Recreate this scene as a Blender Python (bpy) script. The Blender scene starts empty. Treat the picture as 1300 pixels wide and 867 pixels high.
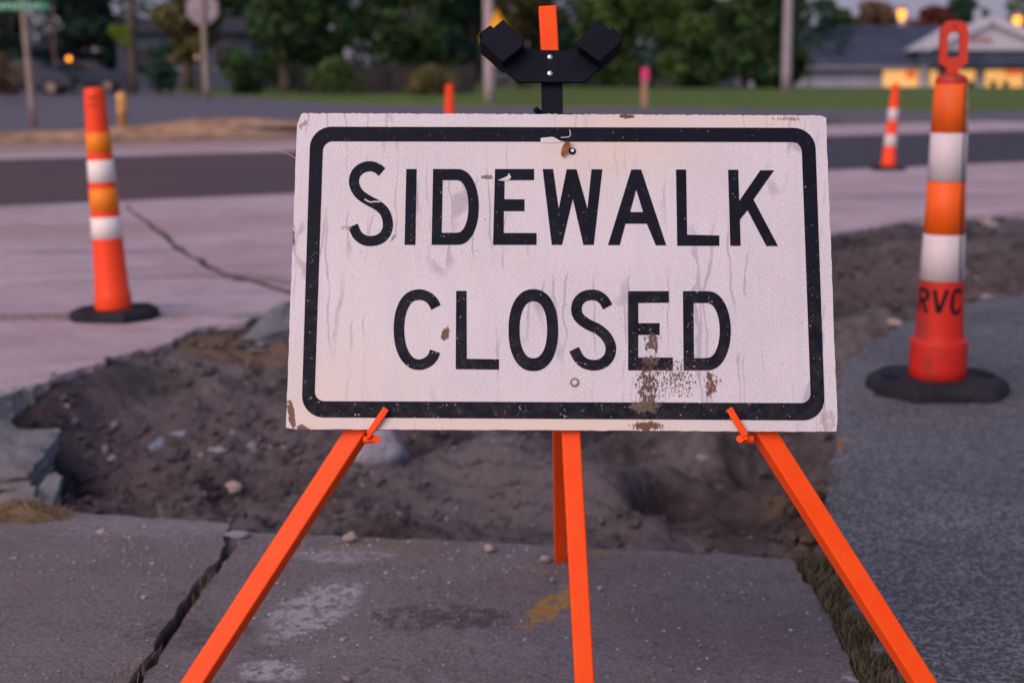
import bpy, math, random
import numpy as np
from mathutils import Vector, Matrix, geometry
random.seed(7); rng = np.random.default_rng(7)
SC = bpy.context.scene; COL = SC.collection
R = math.radians

# ------------------------------------------------------------ camera, sky, sun, exposure
H = 1.0; F = 1805.0; CX, CY = 650.0, 433.5; PITCH = math.atan(343.5 / F)
cam = bpy.data.cameras.new('camera'); camo = bpy.data.objects.new('camera', cam); COL.objects.link(camo)
cam.sensor_width = 36.0; cam.lens = 36.0 * F / 1300.0; cam.clip_start = 0.05; cam.clip_end = 2000
camo.location = (0, 0, H); camo.rotation_euler = (math.pi / 2 - PITCH, 0, 0)
cam.dof.use_dof = True; cam.dof.focus_distance = 2.0; cam.dof.aperture_fstop = 3.9
SC.camera = camo
SUN_EL, SUN_AZ = R(38.0), R(215.0)
w = bpy.data.worlds.new('World'); SC.world = w; w.use_nodes = True
nt = w.node_tree; nt.nodes.clear()
sky = nt.nodes.new('ShaderNodeTexSky'); sky.sky_type = 'NISHITA'; sky.sun_disc = False
sky.sun_elevation = SUN_EL; sky.sun_rotation = SUN_AZ; sky.dust_density = 1.0; sky.ozone_density = 2.0
tint = nt.nodes.new('ShaderNodeMix'); tint.data_type = 'RGBA'; tint.blend_type = 'MULTIPLY'
tint.inputs[0].default_value = 1.0; tint.inputs[7].default_value = (1.18, 0.95, 0.96, 1)
bg = nt.nodes.new('ShaderNodeBackground'); bg.inputs[1].default_value = 0.05
ow = nt.nodes.new('ShaderNodeOutputWorld')
wtc = nt.nodes.new('ShaderNodeTexCoord'); wsx = nt.nodes.new('ShaderNodeSeparateXYZ'); nt.links.new(wtc.outputs['Generated'], wsx.inputs[0])
def wmr(sock, a, b, c, d):
    n = nt.nodes.new('ShaderNodeMapRange'); n.interpolation_type = 'SMOOTHSTEP'; nt.links.new(sock, n.inputs[0])
    for i_, x_ in enumerate((a, b, c, d)): n.inputs[i_ + 1].default_value = x_
    return n.outputs[0]
wm = nt.nodes.new('ShaderNodeMath'); wm.operation = 'MULTIPLY'
nt.links.new(wmr(wsx.outputs[2], .05, .42, 1, 0), wm.inputs[0]); nt.links.new(wmr(wsx.outputs[1], -.1, .6, 0, 1), wm.inputs[1])
east = nt.nodes.new('ShaderNodeMix'); east.data_type = 'RGBA'; east.blend_type = 'MULTIPLY'; east.inputs[7].default_value = (.36, .37, .56, 1)
nt.links.new(wm.outputs[0], east.inputs[0]); nt.links.new(sky.outputs[0], east.inputs[6])
nt.links.new(east.outputs[2], tint.inputs[6]); nt.links.new(tint.outputs[2], bg.inputs[0]); nt.links.new(bg.outputs[0], ow.inputs[0])
sl = bpy.data.lights.new('sun', 'SUN'); sl.energy = 0.68; sl.angle = R(50); sl.color = (1.0, 0.76, 0.66)
so = bpy.data.objects.new('sun', sl); COL.objects.link(so)
sd = Vector((math.sin(SUN_AZ) * math.cos(SUN_EL), math.cos(SUN_AZ) * math.cos(SUN_EL), math.sin(SUN_EL)))
so.rotation_euler = sd.to_track_quat('Z', 'Y').to_euler(); so.location = (-3, -4, 6)
SC.view_settings.view_transform = 'Standard'; SC.view_settings.look = 'None'
SC.view_settings.gamma = 1.0; SC.view_settings.use_curve_mapping = False
SC.view_settings.exposure = 1.42

# ------------------------------------------------------------ projection helpers (used once, to survey the place)
def ray(px, py):
    x = (px - CX) / F; y = -(py - CY) / F
    return Vector((x, math.cos(PITCH) + y * math.sin(PITCH), -math.sin(PITCH) + y * math.cos(PITCH)))
def G(px, py, z=0.0):
    d = ray(px, py); t = (z - H) / d.z
    return (d.x * t, d.y * t)
def AT(px, py, Y):            # point on the ray at world distance Y
    d = ray(px, py); t = Y / d.y
    return Vector((d.x * t, Y, H + d.z * t))
SIGN_C = Vector((0.0697, 1.9914, 0.7241)); TILT = 0.37445; YAW = -0.0083; ROLL = -0.0042
_b = Vector((-math.sin(YAW), math.cos(YAW), 0))
_u = Vector((math.cos(YAW), math.sin(YAW), 0)); _v = math.cos(TILT) * Vector((0, 0, 1)) + math.sin(TILT) * _b
SU = math.cos(ROLL) * _u + math.sin(ROLL) * _v; SV = -math.sin(ROLL) * _u + math.cos(ROLL) * _v; SN = SU.cross(SV)
SM = Matrix((SU, SV, SN)).transposed().to_4x4(); SM.translation = SIGN_C
def PL(px, py, off=0.0):      # world point on the sign's plane moved by off along its normal
    d = ray(px, py); o = Vector((0, 0, H)); c = SIGN_C + SN * off
    return o + d * ((c - o).dot(SN) / d.dot(SN))
def S(px, py):                # sign-plane coordinates
    q = PL(px, py) - SIGN_C
    return (q.dot(SU), q.dot(SV))

# ------------------------------------------------------------ object helpers
def tag(o, label=None, cat=None, group=None, kind=None):
    if label: o['label'] = label
    if cat: o['category'] = cat
    if group: o['group'] = group
    if kind: o['kind'] = kind
    return o
def empty(name, loc, label, cat, group=None, rot=(0, 0, 0)):
    o = bpy.data.objects.new(name, None); COL.objects.link(o); o.location = loc; o.rotation_euler = rot
    o.empty_display_size = 0.1
    return tag(o, label, cat, group)
def mesh(name, V, Fc, mat, parent=None, smooth=False, mats=None, mi=None):
    me = bpy.data.meshes.new(name); me.from_pydata([tuple(v) for v in V], [], [tuple(f) for f in Fc]); me.update()
    for m in (mats or [mat]): me.materials.append(m)
    if mi is not None: me.polygons.foreach_set('material_index', mi)
    if smooth: me.polygons.foreach_set('use_smooth', [True] * len(me.polygons))
    o = bpy.data.objects.new(name, me); COL.objects.link(o)
    if parent: o.parent = parent
    return o
def dup(root, loc, rotz, label, group=None, scale=None):
    def cp(o, par):
        c = o.copy(); COL.objects.link(c)
        if par: c.parent = par
        for ch in [x for x in list(o.children)]: cp(ch, c)
        return c
    r = cp(root, None); r.location = loc; r.rotation_euler = (0, 0, rotz); r['label'] = label
    if group: r['group'] = group
    if scale: r.scale = scale
    return r
class MB:
    def __init__(s): s.V = []; s.F = []
    def add(s, V, Fc):
        n = len(s.V); s.V += [Vector(v) for v in V]; s.F += [tuple(i + n for i in f) for f in Fc]; return s
    def box(s, c, d, M=None):
        V = [Vector((c[0] + a * d[0] / 2, c[1] + b * d[1] / 2, c[2] + e * d[2] / 2)) for e in (-1, 1) for b in (-1, 1) for a in (-1, 1)]
        if M: V = [M @ v for v in V]
        return s.add(V, [(0, 2, 3, 1), (4, 5, 7, 6), (0, 1, 5, 4), (2, 6, 7, 3), (0, 4, 6, 2), (1, 3, 7, 5)])
    def bar(s, a, b, wu, wv, up, bev=0.0):          # rectangular tube from a to b, chamfered edges
        a = Vector(a); b = Vector(b); z = (b - a).normalized(); x = Vector(up).cross(z).normalized(); y = z.cross(x)
        u, v = wu / 2, wv / 2; c = bev
        pts = [(-u + c, -v), (u - c, -v), (u, -v + c), (u, v - c), (u - c, v), (-u + c, v), (-u, v - c), (-u, -v + c)] if c else [(-u, -v), (u, -v), (u, v), (-u, v)]
        n = len(pts)
        V = [p + x * q[0] + y * q[1] for p in (a, b) for q in pts]
        return s.add(V, [(i, (i + 1) % n, n + (i + 1) % n, n + i) for i in range(n)] + [tuple(range(n))[::-1], tuple(range(n, 2 * n))])
    def tube(s, pts, rad, n=10, caps=True):
        pts = [Vector(p) for p in pts]; rad = rad if isinstance(rad, (list, tuple)) else [rad] * len(pts)
        rings = []
        for i, p in enumerate(pts):
            t = (pts[min(i + 1, len(pts) - 1)] - pts[max(i - 1, 0)]).normalized()
            x = t.cross(Vector((0.01, 1, 0.02)) if abs(t.y) < .9 else Vector((1, 0, 0))).normalized(); y = t.cross(x)
            rings.append([p + (x * math.cos(k * math.tau / n) + y * math.sin(k * math.tau / n)) * rad[i] for k in range(n)])
        V = [v for r in rings for v in r]; Fc = []
        for i in range(len(pts) - 1):
            for k in range(n): Fc.append((i * n + k, i * n + (k + 1) % n, (i + 1) * n + (k + 1) % n, (i + 1) * n + k))
        if caps: Fc += [tuple(range(n))[::-1], tuple(range((len(pts) - 1) * n, len(pts) * n))]
        return s.add(V, Fc)
    def lathe(s, prof, n=40, cap=True):
        V = [(r * math.cos(k * math.tau / n), r * math.sin(k * math.tau / n), z) for r, z in prof for k in range(n)]
        Fc = [(i * n + k, i * n + (k + 1) % n, (i + 1) * n + (k + 1) % n, (i + 1) * n + k) for i in range(len(prof) - 1) for k in range(n)]
        if cap: Fc += [tuple(range(n))[::-1], tuple(range((len(prof) - 1) * n, len(prof) * n))]
        return s.add(V, Fc)
    def prism(s, poly, z0, z1, holes=(), f=None):   # polygon(s) in xy, extruded; f maps (x,y,z)->point
        loops = [list(poly)] + [list(h) for h in holes]
        tri = geometry.tessellate_polygon([[Vector((p[0], p[1], 0)) for p in l] for l in loops])
        P = [p for l in loops for p in l]; n = len(P); f = f or (lambda x, y, z: (x, y, z))
        V = [f(p[0], p[1], z1) for p in P] + [f(p[0], p[1], z0) for p in P]
        Fc = []
        for t in tri:
            a, b, c = [P[i] for i in t]
            if (b[0] - a[0]) * (c[1] - a[1]) - (b[1] - a[1]) * (c[0] - a[0]) < 0: t = t[::-1]
            Fc.append(tuple(t)); Fc.append(tuple(i + n for i in t[::-1]))
        o = 0
        for l in loops:
            m = len(l)
            for i in range(m): Fc.append((o + i, n + o + i, n + o + (i + 1) % m, o + (i + 1) % m))
            o += m
        return s.add(V, Fc)
    def build(s, name, mat, parent=None, smooth=False, off=None):
        V = s.V if off is None else [v - Vector(off) for v in s.V]
        return mesh(name, V, s.F, mat, parent, smooth)
def rs(o, it=1):      # bevelled look on hard-edged metal
    m = o.modifiers.new('bevel', 'BEVEL'); m.width = 0.0012 * it; m.segments = 2; m.limit_method = 'ANGLE'; return o

# ------------------------------------------------------------ materials
class NT:
    def __init__(s, name, rough=0.7, spec=0.35):
        s.m = bpy.data.materials.new(name); s.m.use_nodes = True; s.t = s.m.node_tree
        s.b = s.t.nodes['Principled BSDF']; s.b.inputs['Roughness'].default_value = rough
        s.b.inputs['Specular IOR Level'].default_value = spec
        s.tc = s.t.nodes.new('ShaderNodeTexCoord'); s.co = s.tc.outputs['Object']; s.h = None
    def N(s, k): return s.t.nodes.new(k)
    def L(s, a, b): s.t.links.new(a, b)
    def put(s, sock, v):
        if hasattr(v, 'is_linked') or hasattr(v, 'links'): s.L(v, sock)
        elif isinstance(v, (tuple, list)): sock.default_value = tuple(v) + ((1,) if len(v) == 3 and len(sock.default_value) == 4 else ())
        else: sock.default_value = v
    def mapping(s, scale=(1, 1, 1), loc=(0, 0, 0), rot=(0, 0, 0)):
        n = s.N('ShaderNodeMapping'); s.L(s.co, n.inputs[0]); n.inputs['Scale'].default_value = scale
        n.inputs['Location'].default_value = loc; n.inputs['Rotation'].default_value = rot; return n.outputs[0]
    def noise(s, scale, detail=4, rough=0.6, vec=None, dist=0.0):
        n = s.N('ShaderNodeTexNoise'); n.inputs['Scale'].default_value = scale; n.inputs['Detail'].default_value = detail
        n.inputs['Roughness'].default_value = rough; n.inputs['Distortion'].default_value = dist
        s.L(vec or s.co, n.inputs['Vector']); return n.outputs[0]
    def voro(s, scale, vec=None, feat='F1', out=0, rnd=1.0):
        n = s.N('ShaderNodeTexVoronoi'); n.feature = feat; n.inputs['Scale'].default_value = scale; n.inputs['Randomness'].default_value = rnd
        s.L(vec or s.co, n.inputs['Vector']); return n.outputs[out]
    def rr(s, v, a, b, c=0.0, d=1.0, smooth=True):
        n = s.N('ShaderNodeMapRange'); n.interpolation_type = 'SMOOTHSTEP' if smooth else 'LINEAR'
        s.L(v, n.inputs[0])
        for i, x in enumerate((a, b, c, d)): n.inputs[i + 1].default_value = x
        return n.outputs[0]
    def ma(s, op, a, b=0.0):
        n = s.N('ShaderNodeMath'); n.operation = op; s.put(n.inputs[0], a); s.put(n.inputs[1], b); return n.outputs[0]
    def mix(s, f, a, b, mode='MIX'):
        n = s.N('ShaderNodeMix'); n.data_type = 'RGBA'; n.blend_type = mode
        s.put(n.inputs[0], f); s.put(n.inputs[6], a); s.put(n.inputs[7], b); return n.outputs[2]
    def spot(s, c, r, rot=0.0):     # 1 at centre, 0 at the edge of an ellipse
        mp = s.N('ShaderNodeMapping'); mp.vector_type = 'TEXTURE'; s.L(s.co, mp.inputs[0])
        mp.inputs['Location'].default_value = (c[0], c[1], 0); mp.inputs['Rotation'].default_value = (0, 0, rot)
        mp.inputs['Scale'].default_value = (r[0], r[1], 1000.0)
        l = s.N('ShaderNodeVectorMath'); l.operation = 'LENGTH'; s.L(mp.outputs[0], l.inputs[0])
        return s.rr(l.outputs['Value'], 0, 1, 1, 0)
    def bump(s, h, strength=0.5, dist=0.01):
        n = s.N('ShaderNodeBump'); n.inputs['Strength'].default_value = strength; n.inputs['Distance'].default_value = dist
        s.L(h, n.inputs['Height'])
        if s.h: s.L(s.h, n.inputs['Normal'])
        s.h = n.outputs[0]; s.L(s.h, s.b.inputs['Normal'])
    def base(s, c): s.put(s.b.inputs['Base Color'], c); return s.m
def simple(name, c, rough=0.6, var=0.25, scale=8, bump=0.0, bscale=60, spec=0.35, metal=0.0):
    s = NT(name, rough, spec); s.b.inputs['Metallic'].default_value = metal
    n = s.noise(scale, 5)
    lo = tuple(x * (1 - var) for x in c); hi = tuple(min(1, x * (1 + var)) for x in c)
    if bump: s.bump(s.noise(bscale, 3), bump, 0.004)
    return s.base(s.mix(s.rr(n, .3, .7), lo, hi))
def emit(name, c, st):
    s = NT(name); s.put(s.b.inputs['Emission Color'], c); s.b.inputs['Emission Strength'].default_value = st
    return s.base(tuple(x * .5 for x in c))

def m_concrete(name, a, b, speck=1.0, stain=(.3, .25, .2), pale=None, cracks=None, fine=1.0, blotch=0.8):
    s = NT(name, 0.85, 0.25)
    big = s.rr(s.noise(blotch, 6, .62), .35, .65); mid = s.noise(7, 6, .65); fn = s.noise(140, 3, .7)
    c = s.mix(big, a, b)
    c = s.mix(s.rr(mid, .35, .72, 0, .55), c, tuple(x * .62 for x in a))
    c = s.mix(s.rr(fn, .35, .68, 0, .6 * fine), c, tuple(min(1, x * 1.7) for x in b))
    c = s.mix(s.rr(s.noise(330, 2, .8), .56, .70, 0, .5 * fine), c, tuple(x * .4 for x in a)); c = s.mix(s.rr(s.noise(60, 4, .7), .50, .72, 0, .6), c, tuple(x * .45 for x in a))
    v = s.voro(75); ok = s.rr(s.voro(75, out=1), .0, 1.0, smooth=False)
    dot = s.ma('MULTIPLY', s.rr(v, .06, .16, 1, 0), s.rr(s.noise(6, 3), .48, .68))
    c = s.mix(s.rr(s.noise(2.3, 6, .7), .48, .66, 0, .45), c, (a[0] * 1.12, a[1] * .98, a[2] * .84)); c = s.mix(s.rr(s.noise(4.1, 6, .75), .56, .72, 0, .5), c, tuple(x * .5 for x in a))
    c = s.mix(s.ma('MULTIPLY', dot, .55 * speck), c, (.36, .31, .31))
    if pale:
        for (p, r, rot, colr, st) in pale:
            k = s.ma('MULTIPLY', s.spot(p, r, rot), s.rr(s.noise(34, 8, .85), .42, .60))
            k = s.rr(k, .07, .36, 0, st); c = s.mix(k, c, colr)
    s.bump(s.noise(9, 5), .35, .02); s.bump(fn, .6, .0035); s.bump(v, .3, .003)
    return s.base(c)

WHITE = (0.66, 0.625, 0.655)
M = {}
# foreground paving
M['slab'] = m_concrete('worn_concrete', (.140, .118, .118), (.185, .160, .165), 1.0, pale=[
    (G(395, 770), (.11, .24), R(-18), (.40, .37, .40), .9), (G(350, 845), (.10, .07), 0, (.40, .37, .40), .9),
    (G(440, 700), (.16, .09), 0, (.36, .33, .35), .7), (G(1100, 855), (.06, .04), 0, (.42, .39, .42), .8),
    (G(200, 668), (.45, .12), 0, (.27, .24, .26), .6), (G(470, 690), (.3, .06), 0, (.17, .12, .08), .6),
    (G(706, 762), (.05, .22), R(-26), (.42, .22, .04), 1.0), (G(765, 695), (.06, .14), R(-20), (.26, .16, .05), .6),
    (G(560, 780), (.22, .10), 0, (.045, .036, .038), .7), (G(250, 800), (.2, .12), .3, (.06, .05, .05), .6)])
M['drive'] = m_concrete('pale_concrete', (.34, .25, .275), (.52, .42, .455), .5, blotch=.9, pale=[
    (G(60, 402), (1.1, .16), .08, (.15, .09, .055), .8), (G(330, 355), (.5, .16), -.5, (.16, .10, .055), .8),
    (G(260, 350), (.7, .16), .1, (.20, .14, .10), .6), (G(70, 490), (.40, .12), .6, (.17, .20, .17), 1.0),
    (G(345, 400), (.35, .14), .2, (.16, .20, .17), 1.0), (G(120, 320), (.8, .2), .1, (.22, .18, .28), .6),
    (G(150, 290), (3.0, 1.0), .4, (.40, .27, .24), .7), (G(230, 340), (1.2, .3), .2, (.36, .25, .22), .6), (G(40, 185), (9, 3.0), .5, (.34, .20, .135), .9), (G(300, 180), (5, 1.5), .5, (.34, .22, .16), .7), (G(1150, 250), (2.0, .5), .2, (.2, .17, .22), .6)])  # warm left spots: sand tone plus lamp glow painted into the concrete
def m_asphalt(name, a, b, sc=160):
    s = NT(name, 0.85, 0.3)
    v = s.voro(sc); vc = s.voro(sc, out=1)
    g = s.N('ShaderNodeSeparateColor'); s.L(vc, g.inputs[0])
    c = s.mix(s.rr(g.outputs[0], .3, 1.0), a, b)
    c = s.mix(s.rr(s.noise(1.6, 5), .35, .68, 0, .45), c, tuple(x * .6 for x in a))
    c = s.mix(s.ma('MULTIPLY', s.rr(g.outputs[1], .955, 1.0), .7), c, (.33, .31, .34))
    s.bump(v, .9, .004); s.bump(s.noise(3, 4), .4, .02)
    return s, c
s_, c_ = m_asphalt('blue_grey_asphalt', (.085, .085, .098), (.27, .27, .295), 165); c_ = s_.mix(s_.rr(s_.spot(G(1072, 556), (.05, .03)), .2, .6, 0, .6), c_, (.35, .18, .09)); M['path'] = s_.base(c_)
s_, c_ = m_asphalt('dark_asphalt', (.050, .044, .060), (.10, .088, .115), 60); _x = s_.N('ShaderNodeSeparateXYZ'); s_.L(s_.co, _x.inputs[0]); c_ = s_.mix(s_.ma('MULTIPLY', s_.rr(_x.outputs[0], 1.5, -3.5), s_.rr(s_.noise(.5, 5), .25, .6, .4, 1)), c_, (.115, .072, .075)); M['road'] = s_.base(c_)  # browner leftwards: warm lamp glow put into the asphalt colour
s_, c_ = m_asphalt('grey_asphalt', (.12, .11, .135), (.2, .18, .21), 40); M['street'] = s_.base(c_)
# soil: dark dirt near, dull yard earth far away
s = NT('soil_with_pit_shade', 0.95, .15)
n1 = s.noise(2.2, 6, .65); n2 = s.noise(14, 6, .7); n3 = s.noise(70, 4, .7)
c = s.mix(s.rr(n1, .38, .62), (.100, .082, .085), (.225, .192, .198))
c = s.mix(s.rr(n2, .40, .70, 0, .65), c, (.040, .028, .030))
c = s.mix(s.rr(n3, .55, .78, 0, .5), c, (.19, .155, .15))
for (p, r, rot, colr, st) in [(G(285, 432, -.01), (.46, .26), .15, (.235, .165, .115), .9), (G(90, 480, -.05), (.7, .1), .45, (.12, .12, .115), .5),
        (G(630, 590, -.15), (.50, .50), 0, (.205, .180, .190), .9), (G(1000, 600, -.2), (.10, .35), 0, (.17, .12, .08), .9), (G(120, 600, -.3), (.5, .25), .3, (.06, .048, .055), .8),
        (G(1180, 350, -.05), (1.6, 1.3), 0, (.17, .13, .125), .7), (G(300, 560, -.2), (.9, .45), 0, (.185, .150, .160), .8), (G(935, 635, -.22), (.40, .62), 0, (.070, .054, .057), .8)]:  # last spot: recess shade of the pit hole painted into the soil
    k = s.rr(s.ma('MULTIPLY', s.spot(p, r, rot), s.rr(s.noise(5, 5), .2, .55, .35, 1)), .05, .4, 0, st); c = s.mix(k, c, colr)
sx = s.N('ShaderNodeSeparateXYZ'); s.L(s.co, sx.inputs[0])
far = s.rr(sx.outputs[1], 24, 34); c = s.mix(far, c, s.mix(s.rr(s.noise(.25, 5), .35, .65), (.075, .085, .05), (.15, .11, .085)))
s.bump(n2, 1.0, .05); s.bump(n3, 1.0, .012)
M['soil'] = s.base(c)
s = NT('mown_grass', .9, .1); M['lawn'] = s.base(s.mix(s.rr(s.noise(1.2, 6, .7), .3, .7), (.075, .120, .026), (.14, .20, .055)))
M['sand'] = simple('sandy_dirt', (.38, .23, .14), .95, .35, 3, .5)
M['orange'] = NT('fluorescent_orange_paint', .5, .22)
_s = M['orange']; _c = _s.mix(_s.rr(_s.noise(30, 5), .35, .7), (1.0, .078, .004), (1.0, .095, .006))
_c = _s.mix(_s.rr(_s.noise(180, 3, .8), .70, .78, 0, .8), _c, (.30, .04, .01)); _s.bump(_s.noise(260, 2), .15, .001); M['orange'] = _s.base(_c)
M['black'] = simple('matte_black_plastic', (.0050, .0065, .014), .62, .3, 20, .15, 300, .12)
M['bolt'] = simple('galvanised_bolt', (.62, .62, .62), .32, .15, 60, 0, 60, .5, .9)
M['rubber'] = simple('dusty_black_rubber', (.016, .015, .020), .8, .5, 14, .5, 80)
M['wood'] = simple('weathered_pole_wood', (.27, .20, .19), .9, .3, 3)
M['metalpost'] = simple('galvanised_post', (.30, .23, .19), .6, .2, 5)
M['grey'] = simple('grey_sign_back', (.33, .28, .32), .6, .2, 3)
M['green'] = simple('green_sign_sheeting', (.03, .26, .14), .5, .15, 3)
M['paint'] = simple('white_sheeting_text', (.75, .75, .75), .5, .05, 3)
M['yellow'] = simple('yellow_sign_sheeting', (.95, .42, .015), .5, .1, 3)
M['bollard'] = simple('worn_yellow_paint', (.72, .36, .10), .6, .35, 6)
M['pink'] = simple('pink_ribbon', (.85, .05, .22), .6, .1, 9)
M['stakewood'] = simple('stake_wood', (.42, .22, .16), .8, .2, 9)
M['straw'] = simple('dry_straw', (.52, .42, .30), .8, .2, 30)
M['chunk'] = m_concrete('broken_concrete', (.13, .13, .135), (.24, .235, .24), .8, blotch=5)
M['rock'] = simple('pale_stone', (.30, .285, .33), .85, .35, 9, .6, 40)
M['rockb'] = simple('bluish_stone', (.22, .25, .33), .85, .35, 12, .6, 40)
M['rockp'] = simple('pinkish_gravel_stone', (.40, .31, .29), .85, .35, 30, .5, 60)
M['roof'] = simple('slate_blue_shingle', (.050, .066, .105), .85, .25, .6)
M['wall'] = simple('pale_siding', (.42, .42, .52), .7, .1, .8)
M['trim'] = simple('white_trim', (.55, .53, .60), .6, .05, 2)
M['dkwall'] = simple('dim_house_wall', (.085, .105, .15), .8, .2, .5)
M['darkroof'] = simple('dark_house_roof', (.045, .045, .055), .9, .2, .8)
M['fence'] = simple('brown_board_fence', (.028, .026, .024), .9, .3, 1.5)
M['win'] = emit('lit_shop_window', (1.0, .50, .16), .33)
M['winred'] = emit('lit_red_sign', (1.0, .16, .05), .25)
M['redtext'] = simple('red_sign_paint', (.45, .08, .12), .6, .2, 3)
M['dark'] = simple('dark_opening', (.03, .03, .035), .5, .2, 3)
M['car'] = simple('dark_blue_car_paint', (.03, .04, .07), .3, .1, 3, 0, 60, .5)
M['carp'] = simple('silver_blue_car_paint', (.10, .12, .17), .35, .1, 3, 0, 60, .5)
M['glass'] = simple('car_glass', (.02, .025, .03), .1, .1, 3, 0, 60, .6)
M['tyre'] = simple('tyre_rubber', (.02, .02, .02), .8, .2, 9)
M['sodium'] = emit('sodium_lamp_glass', (1.0, .36, .04), 1.0)
M['amber'] = emit('amber_porch_lamp', (1.0, .30, .03), 1.2)
M['bark'] = simple('tree_bark', (.095, .068, .055), .95, .3, 4, .6, 20)
def m_leaf(name, a, b, hue=None):
    s = NT(name, .75, .15); g = s.N('ShaderNodeNewGeometry')
    c = s.mix(g.outputs['Random Per Island'], a, b)
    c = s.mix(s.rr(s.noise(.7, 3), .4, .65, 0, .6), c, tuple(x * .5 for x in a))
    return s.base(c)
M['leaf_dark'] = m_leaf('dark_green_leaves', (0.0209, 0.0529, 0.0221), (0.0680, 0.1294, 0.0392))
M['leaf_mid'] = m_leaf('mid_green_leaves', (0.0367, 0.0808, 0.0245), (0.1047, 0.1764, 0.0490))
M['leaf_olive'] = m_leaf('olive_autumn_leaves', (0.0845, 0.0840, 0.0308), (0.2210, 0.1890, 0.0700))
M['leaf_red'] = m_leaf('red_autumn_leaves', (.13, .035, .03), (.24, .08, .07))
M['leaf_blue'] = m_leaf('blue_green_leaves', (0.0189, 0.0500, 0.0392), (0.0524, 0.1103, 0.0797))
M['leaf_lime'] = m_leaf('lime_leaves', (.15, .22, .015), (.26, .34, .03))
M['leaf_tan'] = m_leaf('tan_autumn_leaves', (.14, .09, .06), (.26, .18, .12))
M['blade'] = m_leaf('short_green_blades', (.045, .048, .024), (.15, .135, .075))
M['dryblade'] = m_leaf('dry_blades', (.15, .105, .065), (.29, .22, .15))
M['deadleaf'] = simple('curled_dead_leaf', (.33, .11, .03), .6, .5, 90, .4, 200)

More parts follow.
